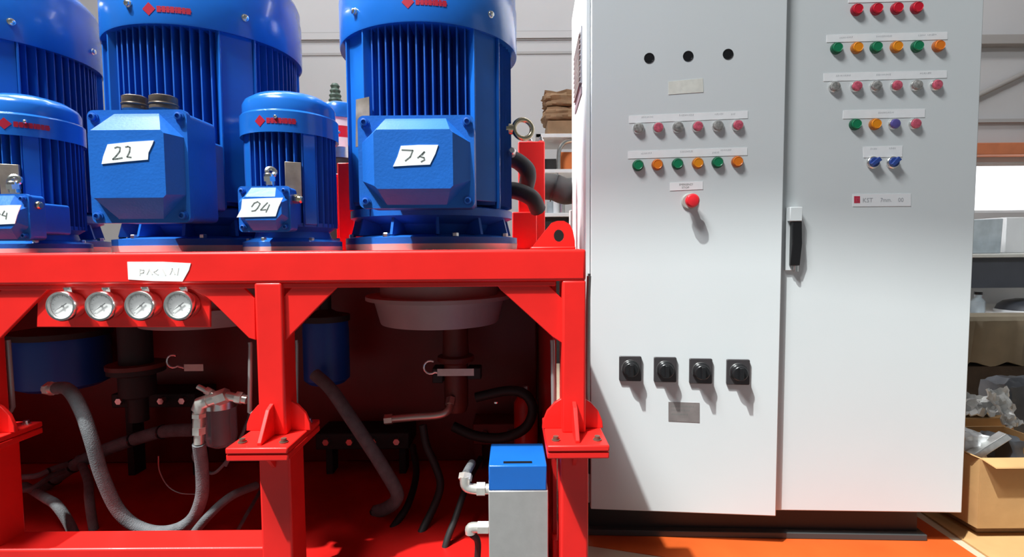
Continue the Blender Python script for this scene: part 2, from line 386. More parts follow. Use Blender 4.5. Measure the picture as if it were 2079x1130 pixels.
part(mbl, 'lifting_lug', RED)
part(MB().box(lug[0].x, lug[-1].x, Yl-0.010, Yl+0.02, DECK-0.001, DECK+0.006), 'lug_weld', RED, bevel=0.003)
# red upright plate and tank behind the motors
def redpost(px0, px1, pyt, Y, dpt, name):
    a, b = P(px0, pyt, Y), P(px1, pyt, Y); return part(MB().box(a.x, b.x, Y, Y+dpt, DECK-0.002, a.z), name, RED, bevel=0.004)
redpost(1052, 1106, 287, 2.02, 0.06, 'upright_plate')
redpost(680, 745, 352, 2.05, 0.05, 'upright_plate')
part(MB().box(P(684, 328, 2.0).x, P(716, 328, 2.0).x, 2.0, 2.05, DECK-0.002, P(690, 330, 2.0).z), 'upright_flange', RED, bevel=0.004)
redpost(1040, 1090, 430, 1.98, 0.03, 'stiffener_plate')
for x in (1075, 1098):
    q = P(x, 284, 2.05); part(MB().lathe([(0.011, 0), (0.011, 0.006), (0.007, 0.006), (0.007, 0.016)], 6, 0, (q.x, q.y, q.z-0.004)), 'plate_bolt', ZINC)
# oil tank under the deck, rear: shade in its red, full height blocks back light
tk = thing('oil_tank', 'red steel oil tank, darkened for shade, standing inside the frame behind the pumps', 'tank', (-0.7, 2.28, 0.116))
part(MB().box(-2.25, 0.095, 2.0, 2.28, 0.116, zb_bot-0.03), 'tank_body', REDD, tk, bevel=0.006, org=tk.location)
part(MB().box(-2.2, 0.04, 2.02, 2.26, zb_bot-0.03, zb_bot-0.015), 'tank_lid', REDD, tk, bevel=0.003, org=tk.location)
# sticker on the beam
def sticker(corners, strokes, Y, parent, org, wdt=0.003, mats=(PAPER, INK), name='sticker', th=0.0012):
    mb = MB(); mb.poly([P(x, y, Y) for x, y in corners], (0, -th, 0), 0)
    for st in strokes:
        stroke(mb, [P(x, y, Y-th) for x, y in st], wdt, (0, -1, 0), 1)
    return mb.move(org).build(name, list(mats), parent)
o = sticker([(259, 531), (330, 531), (388, 534), (384, 548), (371, 571), (310, 570), (261, 567)],
            [[(284, 546), (284, 558)], [(284, 546), (292, 548), (291, 553), (284, 554)], [(298, 556), (303, 546), (309, 556)], [(320, 546), (313, 552), (321, 557)],
             [(330, 546), (336, 558)], [(345, 556), (350, 545), (355, 556)], [(362, 544), (360, 557)]], YF, fr, FO, 0.0022, (PAPER, INKF))
# thin door rods behind the posts
def rod(pts, Y, r=0.0055, label=None):
    q = [P(x, y, Y) for x, y in pts]
    return part(MB().tube(q, r, 10), 'guard_rod', GREYR)
rod([(508, 694), (509, 700), (507, 836), (512, 838), (530, 838)], 1.27)
rod([(600, 690), (601, 700), (601, 820), (596, 838), (575, 838)], 1.28)
rod([(1121, 690), (1122, 700), (1124, 848), (1132, 851), (1150, 851)], 1.27)
rod([(16, 690), (17, 700), (26, 826), (22, 834), (-10, 838)], 1.28)
rod([(1176, 858), (1192, 860), (1194, 610), (1196, 560)], 1.26)
# ================================================================== MOTORS
def seg_ang(R, n=72): return n
def frustum(mb, cx, cz, hw, hh, y0, y1, cut, iw, ih, icut, m=0):
    def octa(a, b, c, y): return [Vector((cx+x, y, cz+z)) for x, z in ((-a+c, -b), (a-c, -b), (a, -b+c), (a, b-c), (a-c, b), (-a+c, b), (-a, b-c), (-a, -b+c))]
    A = octa(hw, hh, cut, y0); B = octa(iw, ih, icut, y1)
    mb.add(A+B, [list(range(8, 16))] + [(i, (i+1) % 8, 8+(i+1) % 8, 8+i) for i in range(8)], m)
def roundrect(hw, hh, r, n=5):
    out = []
    for (sx, sz, a0) in ((1, 1, 0), (-1, 1, 90), (-1, -1, 180), (1, -1, 270)):
        for k in range(n+1):
            a = math.radians(a0+90*k/n); out.append((sx*(hw-r)+r*math.cos(a), sz*(hh-r)+r*math.sin(a)))
    return out
def terminal_box(t, org, px0, px1, py0, py1, Yf, Yb, face_in, neck, stick=None, bolts=True, cutf=0.2, small=False, tilt=0):
    """px box of the lid; Yf = front of the raised lid, Yb = back of box"""
    Yl = Yf+(0.020 if small else 0.038)
    a, b = P(px0, py1, Yl), P(px1, py0, Yl); cx, cz = (a.x+b.x)/2, (a.z+b.z)/2; hw, hh = (b.x-a.x)/2, (b.z-a.z)/2
    r = 0.010 if small else 0.014; d = 0.008 if small else 0.014
    box = MB(); rr = roundrect(hw*0.97, hh*0.97, r)
    box.poly([(cx+x, Yl+d, cz+z) for x, z in rr], (0, Yb-Yl-d, 0), 0)
    if neck: box.poly([(cx+neck[0]+x*0.72, Yb, cz+neck[1]+z*0.72) for x, z in rr], (0, neck[2], 0), 0)
    bo = box.move(org).build('terminal_box', BLUEC, t, bevel=0.002)
    lid = MB(); rr = roundrect(hw, hh, r)
    lid.poly([(cx+x, Yl, cz+z) for x, z in rr], (0, d, 0), 0)
    c = min(hw, hh)*cutf*2
    frustum(lid, cx, cz, hw*0.93, hh*0.93, Yl, Yf, c, hw*face_in[0], hh*face_in[1], c*0.12 if not small else c*0.5)
    lo = lid.move(org).build('box_lid', BLUEC, t, smooth=12)
    k = 0.0055 if small else 0.0085
    for sx in (-1, 1):
        for sz in (-1, 1):
            q = (cx+sx*(hw-r*1.15), Yl, cz+sz*(hh-r*1.15))
            MB().lathe([(k*1.3, 0), (k*1.3, 0.003), (k, 0.003), (k, 0.009), (k*0.6, 0.010), (k*0.55, 0.006)], 14, 0, q, 'y').move(org).build('lid_screw', BLUEF, lo)
    if stick:
        sticker(stick[0], stick[1], Yf-0.0005, lo, org, stick[2])
    return bo, lo, (cx, cz, hw, hh, Yl)
def gland(p0, p1, r, m, t, org, name='cable_gland', ball=False):
    p0, p1 = Vector(p0), Vector(p1); d = p1-p0
    mb = MB(); mb.tube([p0, p0+d*.35], r*0.8, 14); mb.tube([p0+d*.3, p0+d*.7], r, 6); mb.tube([p0+d*.7, p0+d*.9, p1], [r*0.92, r*0.85, r*0.6], 14)
    return mb.move(org).build(name, m, t)
def logo(R, cz, az0, scale, t, parent):
    """diamond and block lettering printed round the cover at azimuth az0 (radians from -y, to the right)"""
    mb = MB(); e = 0.0008
    def onc(u, v):   # u along circumference, v height
        a = az0+u/R; return Vector(((R+e)*math.sin(a), -(R+e)*math.cos(a), cz+v))
    d = 0.5*scale
    def patch(pts, n=4):
        # pts: quad (u,v) subdivided along u for curvature
        (u0, v0), (u1, v1), (u2, v2), (u3, v3) = pts
        vs = []
        for i in range(n+1):
            t_ = i/n; vs.append(onc(u0+(u1-u0)*t_, v0+(v1-v0)*t_)); vs.append(onc(u3+(u2-u3)*t_, v3+(v2-v3)*t_))
        mb.add(vs, [(2*i, 2*i+2, 2*i+3, 2*i+1) for i in range(n)])
    mb.add([onc(-d, 0), onc(0, -d), onc(0, d), onc(d, 0), onc(0, 0)], [(0, 1, 4), (1, 3, 4), (3, 2, 4), (2, 0, 4)])
    # chunky lettering blocks
    u = d*1.2; hgt = 0.46*scale
    for wd in (0.36, 0.32, 0.28, 0.34, 0.16, 0.32, 0.28, 0.36):
        wd *= scale
        patch([(u, -hgt/2), (u+wd*.86, -hgt/2), (u+wd*.86, hgt*0.5), (u, hgt*0.5)], 2)
        patch([(u+wd*.86, -hgt*.12), (u+wd, -hgt*.12), (u+wd, hgt*.12), (u+wd*.86, hgt*.12)], 1)
        u += wd
    return mb.build('printed_logo', LOGO, parent)
def cyl_hit(px, py, cx, cy, R):
    d = ray(px, py); ox, oy = -cx, -cy
    a = d.x**2+d.y**2; b = 2*(ox*d.x+oy*d.y); c = ox*ox+oy*oy-R*R; t_ = (-b-math.sqrt(max(b*b-4*a*c, 0)))/(2*a)
    p = CAM+d*t_; return math.atan2(p.x-cx, -(p.y-cy)), p.z
def big_motor(x, y, label, zrim=1.55, ztop=1.72, R=0.272, logopx=None, screws=(), logos=0.034):
    logoa = None
    if logopx: az_, z_ = cyl_hit(*logopx, x, y, R); logoa = (az_, z_-zrim, logos)
    t = thing('electric_motor', label, 'motor', (x, y, DECK), 'large blue electric motors on the red frame')
    z = lambda h: h-DECK
    MB().lathe([(R-0.004, 0.0005), (R-0.002, 0.018), (R-0.006, 0.018)], 72).build('machined_rim', BARE, t)
    MB().lathe([(R-0.003, 0.018), (R-0.003, 0.036), (R-0.03, 0.040), (R-0.08, 0.046)], 72).build('flange', BLUEC, t)
    # bell of the end shield
    MB().lathe([(R*0.62, 0.04), (R*0.66, 0.055), (R*0.70, 0.075), (R*0.86, 0.088), (R*0.93, 0.096), (R*0.93, 0.118), (R*0.86, 0.124)], 56).build('end_shield', BLUEC, t)
    for k in range(12):
        a = 2*PI*k/12+0.2; c_, s_ = math.cos(a), math.sin(a); q = Vector((-s_, c_, 0))*0.004; e = Vector((c_, s_, 0))
        MB().poly([e*R*0.6+q*-1+Vector((0, 0, 0.044)), e*(R*0.93)-q+Vector((0, 0, 0.044)), e*(R*0.88)-q+Vector((0, 0, 0.098)), e*R*0.6-q+Vector((0, 0, 0.098))], q*2).build('shield_rib', BLUEC, t)
    for k in range(8):
        a = 2*PI*k/8+0.39
        MB().hexa((0, 0, 0), 0.010, 0.010, 'z').build('flange_bolt', ZINC, t, loc=((R-0.022)*math.cos(a), (R-0.022)*math.sin(a), 0.0385))
    hz0, hz1 = 0.118, z(zrim)+0.05
    ho = MB().lathe([(R*0.62, hz0), (R*0.62, hz1)], 56).build('motor_housing', BLUEF, t)
    cache = {}
    RF = R*0.93
    for face in range(4):
        if face == 2: continue
        ang = face*PI/2
        for i in range(-7, 8):
            fx = i*0.0213
            key = abs(i)
            if key not in cache:
                xx = abs(fx); yo = math.sqrt(RF**2-xx**2); yi = math.sqrt(max((R*0.61)**2-xx**2, 0))
                mb = MB(); mb.box(-0.0019, 0.0019, -yo, -yi, hz0+0.012, hz1); fo = mb.build('cooling_fin', BLUEF, ho); cache[key] = fo.data
            else:
                fo = bpy.data.objects.new('cooling_fin', cache[key]); C.objects.link(fo); fo.parent = ho
            fo.location = (fx*math.cos(ang), fx*math.sin(ang), 0); fo.rotation_euler = (0, 0, ang)
        # flat diagonal pad between the fin banks
        mb = MB(); mb.box(-0.043, 0.043, -R*0.935, -R*0.61, hz0+0.02, hz1-0.0); mb.box(-0.049, -0.043, -R*0.97, -R*.61, hz0, hz1); mb.box(0.043, 0.049, -R*0.97, -R*.61, hz0, hz1)
        po = mb.build('mounting_pad', BLUE, ho, bevel=0.002); po.rotation_euler = (0, 0, ang+PI/4)
    # fan cover
    zr, zt = z(zrim), z(ztop)
    fc = MB().lathe([(R-0.012, zr+0.003), (R-0.001, zr), (R, zr+0.004), (R, zr+0.13), (R-0.003, zr+0.136), (R-0.003, zt), (R-0.010, zt+0.018), (R-0.035, zt+0.045), (R-0.10, zt+0.07), (0.05, zt+0.08)], 96).build('fan_cover', BLUE, t)
    for az in [cyl_hit(a_, b_, x, y, R)[0] for a_, b_ in screws]+[PI*0.8]:
        MB().lathe([(0.010, 0), (0.010, 0.003), (0.0075, 0.004), (0.0075, 0.009), (0.004, 0.011)], 12, 0, (0, 0, 0), 'y').build('cover_screw', CHROME, fc, loc=(R*math.sin(az), -R*math.cos(az), zr+0.052)).rotation_euler = (0, 0, az)
    if logoa is not None: logo(R, zr+logoa[1], logoa[0], logoa[2], t, fc)
    return t
YM = 1.67
m1 = big_motor(-1.63, YM, 'large blue motor at the far left edge, cut off by the picture', screws=((24, 73), (190, 160)))
m2 = big_motor(-0.95, YM, 'large blue motor with box marked 22', screws=((497, 42), (262, 20)), logopx=(302, 18))
m3 = big_motor(-0.252, YM, 'large blue motor with box marked 75, nearest the control cabinet', screws=((995, 32), (722, 38)), logopx=(828, 4))
# terminal boxes
O2, O3, O1 = Vector(m2.location), Vector(m3.location), Vector(m1.location)
def cr(l): return l
st22 = ([(219, 293), (265, 288), (313, 285), (310, 293), (302, 310), (301, 324), (255, 328), (207, 333), (210, 318)],
        [[(233, 300), (238, 298), (244, 299), (243, 307), (236, 316), (229, 323), (238, 322), (248, 320)],
         [(255, 298), (260, 297), (264, 299), (263, 308), (258, 318), (266, 319)]], 0.0026)
b2, l2, g2 = terminal_box(m2, O2, 188, 378, 222, 453, 1.175, 1.335, (0.74, 0.58), (0.0, 0, 0.09), st22, cutf=0.24)
st75 = ([(814, 296), (850, 294), (890, 294), (884, 312), (873, 334), (830, 336), (798, 338), (807, 318)],
        [[(816, 304), (838, 305), (833, 318), (823, 326)], [(861, 308), (852, 317), (848, 320)], [(862, 308), (857, 314)], [(852, 317), (861, 320), (862, 324), (855, 328)]], 0.0026)
b3, l3, g3 = terminal_box(m3, O3, 730, 962, 233, 423, 1.185, 1.335, (0.66, 0.62), (0.0, 0, 0.09), st75, cutf=0.26)
# glands on top of box 22
for (cxp, cyp, rr_) in ((275, 218, 0.027), (333, 220, 0.030)):
    q = P(cxp, 224, 1.27); MB().lathe([(rr_, 0.0), (rr_, 0.010), (rr_*.96, 0.012), (rr_, 0.014), (rr_, 0.030), (rr_*.8, 0.033)], 28, 0, q-O2).build('cable_gland', GLAND, b2)
    MB().ring(q+Vector((0, 0, 0.012)), rr_*0.97, 0.003, (0, 0, 1), 24, 8).move(O2).build('gland_ring', GLAND, b2)
# small square socket on the right side of box 22 / neck plate
a_, b_ = P(378, 262, 1.32), P(428, 452, 1.32)
# name plate and grip on motor 75's left flank
q0 = P(723, 205, 1.47); q1 = P(745, 300, 1.47)
MB().poly([(q0.x, 1.455, q1.z), (q1.x+0.02, 1.43, q1.z), (q1.x+0.02, 1.43, q0.z), (q0.x+0.004, 1.455, q0.z)], (0, 0.006, 0)).move(O3).build('nameplate', NPLATE, m3)
# lifting eye on motor 75
q = P(1062, 262, 1.62)
mb = MB(); mb.ring(q, 0.029, 0.0078, (0.25, -1, 0.1), 32, 12); mb.cyl(q-Vector((0.030, 0, 0)), q-Vector((0.062, 0, 0)), 0.016, 0.018, 14); mb.move(O3).build('lifting_eye', BRASS, m3)
q = P(1040, 306, 1.55); gland(q+Vector((0.0, 0.06, 0)), q-Vector((0, 0.01, 0)), 0.012, ZINC, m3, O3)
for az in (0.9,):
    pass
def small_motor(x, y, label, R=0.1235, lpx=(530, 252)):
    lg = cyl_hit(*lpx, x, y, R)[0]
    t = thing('pump_motor', label, 'motor', (x, y, DECK), 'small blue electric motors in front of the large ones')
    z = lambda h: h-DECK
    MB().lathe([(R*1.02, 0.0005), (R*1.02, 0.012), (R*0.98, 0.012)], 56).build('machined_rim', BARE, t)
    MB().lathe([(R*1.02, 0.012), (R*1.02, 0.024), (R*0.95, 0.028), (R*0.8, 0.034), (R*.76, 0.05), (R*.9, 0.062), (R*.9, 0.072)], 56).build('flange', BLUEC, t)
    for k in range(6):
        a = 2*PI*k/6+0.25
        MB().hexa((0, 0, 0), 0.007, 0.009, 'z').build('flange_bolt', ZINC, t, loc=(R*0.92*math.cos(a), R*0.92*math.sin(a), 0.026))
    zr = z(1.245); ho = MB().lathe([(R*0.66, 0.06), (R*0.66, zr+0.02)], 48).build('motor_housing', BLUEF, t)
    RF = R*0.925; cache = {}
    for face in range(4):
        if face == 2: continue
        ang = face*PI/2
        for i in range(-4, 5):
            fx = i*0.0165
            if abs(i) not in cache:
                xx = abs(fx); yo = math.sqrt(RF**2-xx**2); yi = math.sqrt(max((R*0.65)**2-xx**2, 0))
                fo = MB().box(-0.0014, 0.0014, -yo, -yi, 0.062, zr+0.02).build('cooling_fin', BLUEF, ho); cache[abs(i)] = fo.data
            else:
                fo = bpy.data.objects.new('cooling_fin', cache[abs(i)]); C.objects.link(fo); fo.parent = ho
            fo.location = (fx*math.cos(ang), fx*math.sin(ang), 0); fo.rotation_euler = (0, 0, ang)
        po = MB().box(-0.016, 0.016, -RF*0.99, -R*0.64, 0.068, zr+0.02).build('mounting_pad', BLUE, ho, bevel=0.0015); po.rotation_euler = (0, 0, ang+PI/4)
    fc = MB().lathe([(R-0.008, zr+0.002), (R, zr), (R, zr+0.052), (R-0.003, zr+0.056), (R-0.007, zr+0.058), (R-0.007, zr+0.083), (R-0.013, zr+0.095), (R-0.036, zr+0.110), (R-0.075, zr+0.121), (0.012, zr+0.124)], 72).build('fan_cover', BLUE, t)
    logo(R, zr+0.027, lg, 0.029, t, fc)
    for az in (lg+0.32, lg-1.2, lg+2.2, 3.6):
        MB().lathe([(0.0045, 0), (0.0045, 0.003), (0.002, 0.005)], 10, 0, (0, 0, 0), 'y').build('cover_screw', CHROME, fc, loc=(R*math.sin(az), -R*math.cos(az), zr+0.036)).rotation_euler = (0, 0, az)
    # nameplate on the right shoulder
    az = 0.42; c_ = Vector((math.sin(az), -math.cos(az), 0)); s_ = Vector((math.cos(az), math.sin(az), 0)); z0, z1 = z(1.088), z(1.172)
    o_ = c_*(R*0.985); pts = [o_-s_*0.019+Vector((0, 0, z0)), o_+s_*0.019+Vector((0, 0, z0)), o_+s_*0.019+Vector((0, 0, z1)), o_-s_*0.019+Vector((0, 0, z1))]
    MB().poly(pts, c_*-0.010).build('nameplate', NPLATE, t, bevel=0.001)
    return t
sA = small_motor(-0.598, 1.425, 'small blue motor between the motors marked 22 and 75', lpx=(528, 252))
sB = small_motor(-1.312, 1.425, 'small blue motor left of the box marked 22', lpx=(10, 276))
OA, OB = Vector(sA.location), Vector(sB.location)
st24 = ([(492, 404), (540, 402), (575, 401), (566, 420), (560, 439), (520, 440), (481, 441), (490, 424)],
        [[(511, 419), (516, 412), (523, 409), (528, 413), (523, 422), (518, 427), (511, 428)], [(543, 411), (536, 418), (529, 426), (540, 425)], [(547, 415), (543, 424), (540, 430)]], 0.0020)
bA, lA, gA = terminal_box(sA, OA, 486, 588, 377, 471, 1.205, 1.27, (0.80, 0.50), (0, 0, 0.09), st24, cutf=0.26, small=True)
dxs = 540-28
st24b = ([(-30, 418), (20, 416), (44, 416), (36, 436), (31, 454), (-10, 456), (-40, 456)],
         [[(-10, 434), (-4, 428), (0, 434), (-6, 442), (-12, 444)], [(9, 428), (4, 436), (11, 438)], [(14, 432), (12, 444)]], 0.0020)
bB, lB, gB = terminal_box(sB, OB, -46, 58, 393, 489, 1.205, 1.27, (0.80, 0.50), (0, 0, 0.09), st24b, cutf=0.26, small=True)
for (mo, bo, O_, ax, ay, bx2, by2) in ((sA, bA, OA, 548, 375, 592, 402), (sB, bB, OB, 30, 391, 62, 414)):
    q = P(ax, ay, 1.25); gland(q, q+Vector((0, -0.004, 0.028)), 0.014, CHROME, bo, O_)
    MB().ring(q+Vector((0.004, -0.002, 0.030)), 0.009, 0.006, (0.5, -1, 0.3), 18, 8).move(O_).build('gland_eye', CHROME, bo)
    q = P(bx2, by2, 1.25); gland(q-Vector((0.006, 0, 0)), q+Vector((0.026, 0, -0.004)), 0.011, BRASS, bo, O_)
# distant third small motor behind with a red and white coupling ring
q = P(690, 246, 2.6)
sc = thing('background_motor', 'blue domed motor with red and white bands behind the frame', 'motor', (q.x, q.y, 0))
zz = q.z
MB().lathe([(0.085, 0.0), (0.085, zz-0.19)], 40).build('motor_base', BLACKM, sc)
MB().lathe([(0.088, zz-0.19), (0.09, zz-0.14)], 40).build('dark_band', ZINC, sc)
MB().lathe([(0.092, zz-0.14), (0.092, zz-0.095)], 40).build('white_band', WHITE, sc)
MB().lathe([(0.090, zz-0.095), (0.090, zz-0.04)], 40).build('red_band', REDC, sc)
MB().lathe([(0.092, zz-0.04), (0.092, zz-0.0)], 40).build('white_band', WHITE, sc)
MB().lathe([(0.10, zz), (0.10, zz+0.05), (0.09, zz+0.07), (0.05, zz+0.085), (0.01, zz+0.088)], 40).build('dome_cap', BLUE, sc)
q = P(680, 170, 4.6)
sl = thing('plastic_bottle_stack', 'thin dark green stack of small bottles far behind the motors', 'bottle', (q.x, q.y, 0))
zt_ = q.z; zb_ = P(680, 209, 4.6).z; mb = MB(); prof = []
for k in range(9):
    h = zb_+(zt_-zb_)*k/8; prof.append((0.05-0.003*k+(0.012 if k % 2 else 0), h))
MB().lathe(prof, 16).build('bottle_body', mat('green_bottle', (0.10, 0.16, 0.13), 0.3, var=0.5, vscale=30), sl)
MB().lathe([(0.03, 0), (0.03, zb_)], 12).build('stand_pole', SEAM, sl); MB().lathe([(0.15, 0), (0.15, 0.02)], 24).build('stand_foot', SEAM, sl)
# dark hoses behind, right of motor 75
def hose(name, label, cat, pts, r, m=HOSE, group=None, n=12, ends=None, seg=8, ties=()):
    q = [P(*p) for p in pts]; c = q[0]; t = thing(name, label, cat, c, group)
    sp_ = spl(q, seg)
    MB().tube(sp_, r, n).move(c).build('hose_body', m, t)
    for e in (ends or ()):
        i0, ln, k, mt = e       # end index (0/-1), length, radius factor
        a = sp_[0] if i0 == 0 else sp_[-1]; b = sp_[2] if i0 == 0 else sp_[-3]
        d = (a-b).normalized()
        mb = MB(); mb.tube([a-d*ln*0.55, a-d*ln*0.1], r*k, 14); mb.tube([a-d*ln*0.15, a+d*ln*0.25], r*k*1.12, 6); mb.tube([a+d*ln*0.2, a+d*ln*0.5], r*k*0.75, 14)
        mb.move(c).build('hose_fitting', mt, t)
    for f in ties:
        i = int(f*(len(sp_)-2)); d = (sp_[i+1]-sp_[i]).normalized()
        MB().tube([sp_[i]-d*0.003, sp_[i]+d*0.003], r*1.12, 14).move(c).build('cable_tie', BLACK, t)
    return t
hose('suction_hose', 'thick dark rubber elbow hose above the red plate, beside the eye bolt', 'hose', [(1030, 318, 1.9), (1055, 330, 1.9), (1072, 350, 1.9), (1068, 380, 1.95)], 0.030, RUBBER)
hose('suction_hose', 'thick dark rubber elbow hose over the red plate, lower one', 'hose', [(1020, 385, 1.88), (1050, 388, 1.86), (1080, 402, 1.86), (1092, 425, 1.9)], 0.030, RUBBER)
hose('air_duct', 'thick black flexible duct between the red plate and the cabinet', 'duct', [(1100, 378, 2.3), (1125, 380, 2.3), (1148, 388, 2.3), (1175, 385, 2.35)], 0.058, RUBBER, ties=(0.35,))
# ================================================================== GAUGES
for i, (gx, gy) in enumerate(((127, 621), (206, 621), (286, 620), (365, 620))):
    c = P(gx, gy, YF-0.012)
    pos = ('leftmost of the four gauges', 'second of the four gauges from the left', 'third of the four gauges from the left', 'rightmost of the four gauges')[i]
    t = thing('pressure_gauge', 'round chrome pressure gauge on the red panel, '+pos, 'gauge', (c.x, YF+0.018, c.z), 'pressure gauges on the red panel')
    R = 0.0345; h0 = 0.0
    MB().lathe([(R*.86, 0), (R*.86, 0.018), (R, 0.020), (R*1.02, 0.024), (R*1.02, 0.033), (R*0.96, 0.037), (R*0.84, 0.0365), (R*0.80, 0.031)], 40, 0, (0, 0, 0), 'y', cap=False).build('bezel', CHROME, t)
    dl = MB(); dl.lathe([(R*0.82, 0.022), (R*0.82, 0.0285)], 36, 0, (0, 0, 0), 'y')
    for k in range(11):
        a = math.radians(225-27*k); d = Vector((math.cos(a), 0, math.sin(a)))
        stroke(dl, [d*R*0.62+Vector((0, -0.0286, 0)), d*R*0.74+Vector((0, -0.0286, 0))], 0.0008, (0, -1, 0), 1, 0.0002)
    dl.build('dial', [DIAL, INK], t)
    a = math.radians((32, 34, 40, 36)[i]); d = Vector((math.cos(a), 0, math.sin(a))); nd = MB()
    q = Vector((-d.z, 0, d.x)); f0 = Vector((0, -0.0305, 0))
    nd.poly([f0-d*R*0.60, f0+q*0.0014, f0+d*R*0.34+q*0.0012, f0+d*R*0.34-q*0.0012, f0-q*0.0014], (0, -0.0006, 0)); nd.lathe([(0.0022, 0.029), (0.0022, 0.032)], 12, 0, (0, 0, 0), 'y')
    nd.build('needle', BLACK, t)
    MB().lathe([(R*0.81, 0.0335), (R*0.81, 0.0350)], 36, 0, (0, 0, 0), 'y').build('glass', LENS, t)
    mb = MB(); mb.tube([(0, -0.012, R*0.9), (0, -0.012, R*1.12)], 0.008, 6); mb.lathe([(0.010, R*1.1), (0.010, R*1.22)], 12, 0, (0, -0.012, 0)); mb.build('stem', CHROME, t)
# ================================================================== UNDER THE DECK: bell housings, pumps
def belly(px, py_b, wpx_t, wpx_b, Y, label, py_t=604):
    c = P(px, py_t, Y); zb = P(px, py_b, Y-0.17).z; zt = c.z; rb = wpx_b/2*Y/F_; r_t = wpx_t/2*Y/F_
    t = thing('bell_housing', label, 'housing', (c.x, Y, zb))
    MB().lathe([(rb*0.3, 0), (rb*0.985, 0), (rb, 0.006), (r_t, zt-zb)], 56).build('housing_bowl', HOUS, t)
    MB().lathe([(r_t*1.12, zt-zb), (r_t*1.12, zt-zb+0.012), (r_t*0.9, zt-zb+0.012), (r_t*0.9, DECK-0.013-zb)], 56).build('mounting_ring', HOUS, t)
    return t, c, zb, rb
bh3, c3, zb3, rb3 = belly(893, 668, 262, 238, 1.70, 'light grey cast bell housing hanging under the motor marked 75')
bh2, c2, zb2, rb2 = belly(420, 668, 250, 236, 1.75, 'grey cast bell housing behind the gauge panel, mostly hidden', 625)
def pump(name, label, px, Y, ztop, prof, m, zbase=0.116):
    c = P(px, 700, Y); t = thing(name, label, 'pump', (c.x, Y, zbase))
    return t, c
# brown pump column under housing 75
t = thing('pump', 'brown-red cast pump hanging under the light grey bell housing', 'pump', (P(925, 700, 1.70).x, 1.70, zb3-0.30))
MB().lathe([(0.034, 0.0), (0.040, 0.02), (0.040, 0.16), (0.060, 0.17), (0.060, 0.185), (0.044, 0.19), (0.040, 0.299)], 32).build('pump_body', BROWN, t)
MB().box(-0.075, -0.040, -0.03, 0.03, 0.10, 0.15).build('port_block', BLACKM, t, bevel=0.004)
MB().box(0.040, 0.085, -0.025, 0.025, 0.11, 0.15).build('port_block', BLACKM, t, bevel=0.004)
q = P(900, 880, 1.7)
t = thing('pump', 'dark cast pump under the gauge panel with pinkish flange plate', 'pump', (P(280, 800, 1.75).x, 1.75, zb2-0.34))
MB().lathe([(0.03, 0), (0.03, 0.08), (0.055, 0.09), (0.055, 0.16), (0.085, 0.17), (0.085, 0.185), (0.05, 0.19), (0.05, 0.339)], 32).build('pump_body', BLACKM, t)
MB().lathe([(0.088, 0.186), (0.088, 0.20), (0.05, 0.2)], 32).build('flange', BROWN, t)
# blue filters / pumps
def bluecan(px0, px1, pyt, pyb, Y, label):
    a, b = P(px0, pyb, Y), P(px1, pyt, Y); R = (b.x-a.x)/2
    t = thing('filter_canister', label, 'filter', ((a.x+b.x)/2, Y, a.z)); h = b.z-a.z
    MB().lathe([(R*0.8, 0), (R, 0.015), (R, h*0.85), (R*0.96, h)], 40).build('canister_body', BLUEP, t)
    MB().lathe([(R*1.06, h), (R*1.06, h+0.02), (R*0.5, h+0.03), (0.02, h+0.04), (0.02, DECK-0.013-a.z)], 40).build('canister_head', BLACKM, t)
    return t
bluecan(620, 706, 650, 775, 1.78, 'dark blue cylindrical filter canister behind the middle post')
bluecan(52, 205, 680, 782, 1.82, 'wide dark blue canister below the leftmost gauge')
# small steel blocks standing in the pan to carry low pipework (dark machinery mass)
def manifold(px0, px1, pyt, Y, dz, label, m=BLACKM):
    a, b = P(px0, pyt, Y), P(px1, pyt, Y); t = thing('valve_manifold', label, 'manifold', ((a.x+b.x)/2, Y, 0.115)); h = a.z-0.115; w_ = (b.x-a.x)/2
    MB().box(-w_, w_, 0, 0.14, max(h-dz, 0.0), h).build('manifold_body', m, t, bevel=0.004)
    if h-dz > 0.01:
        for s in (-1, 1): MB().box(s*w_*.8-0.012, s*w_*.8+0.012, 0.04, 0.10, 0, h-dz).build('leg', m, t)
    n = max(2, int(w_*2/0.07))
    for k in range(n):
        x = -w_+(k+0.5)*2*w_/n
        MB().hexa((x, 0, h-dz*0.45), 0.014, 0.018, 'y').build('port_plug', ZINC, t)
    return t
manifold(225, 395, 800, 1.85, 0.05, 'dark steel manifold with plugs behind the curved hose')
manifold(640, 830, 880, 1.85, 0.06, 'dark steel manifold behind the thick diagonal hose')
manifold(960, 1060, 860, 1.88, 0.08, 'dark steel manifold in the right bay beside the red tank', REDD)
# pipe + elbow (brass coloured) in right bay
def pipe(name, label, cat, pts, r, m, nut=True, n=14, seg=5, smooth=True):
    q = [P(*p) for p in pts]; c = q[0]; t = thing(name, label, cat, c)
    s_ = spl(q, seg) if smooth else q
    MB().tube(s_, r, n).move(c).build('pipe_body', m, t)
    if nut:
        for a, b in ((s_[0], s_[1]), (s_[-1], s_[-2])):
            d = (b-a).normalized(); MB().tube([a-d*0.003, a+d*0.022], r*1.3, 6).move(c).build('pipe_nut', m, t)
    return t
pipe('steel_pipe', 'tarnished steel pipe elbow crossing the right bay', 'pipe', [(783, 851, 1.62), (840, 846, 1.62), (890, 842, 1.62), (910, 832, 1.63), (916, 810, 1.66)], 0.0125, mat('tarnished_steel', (0.62, 0.48, 0.42), 0.35, 0.8, bump=0.1))
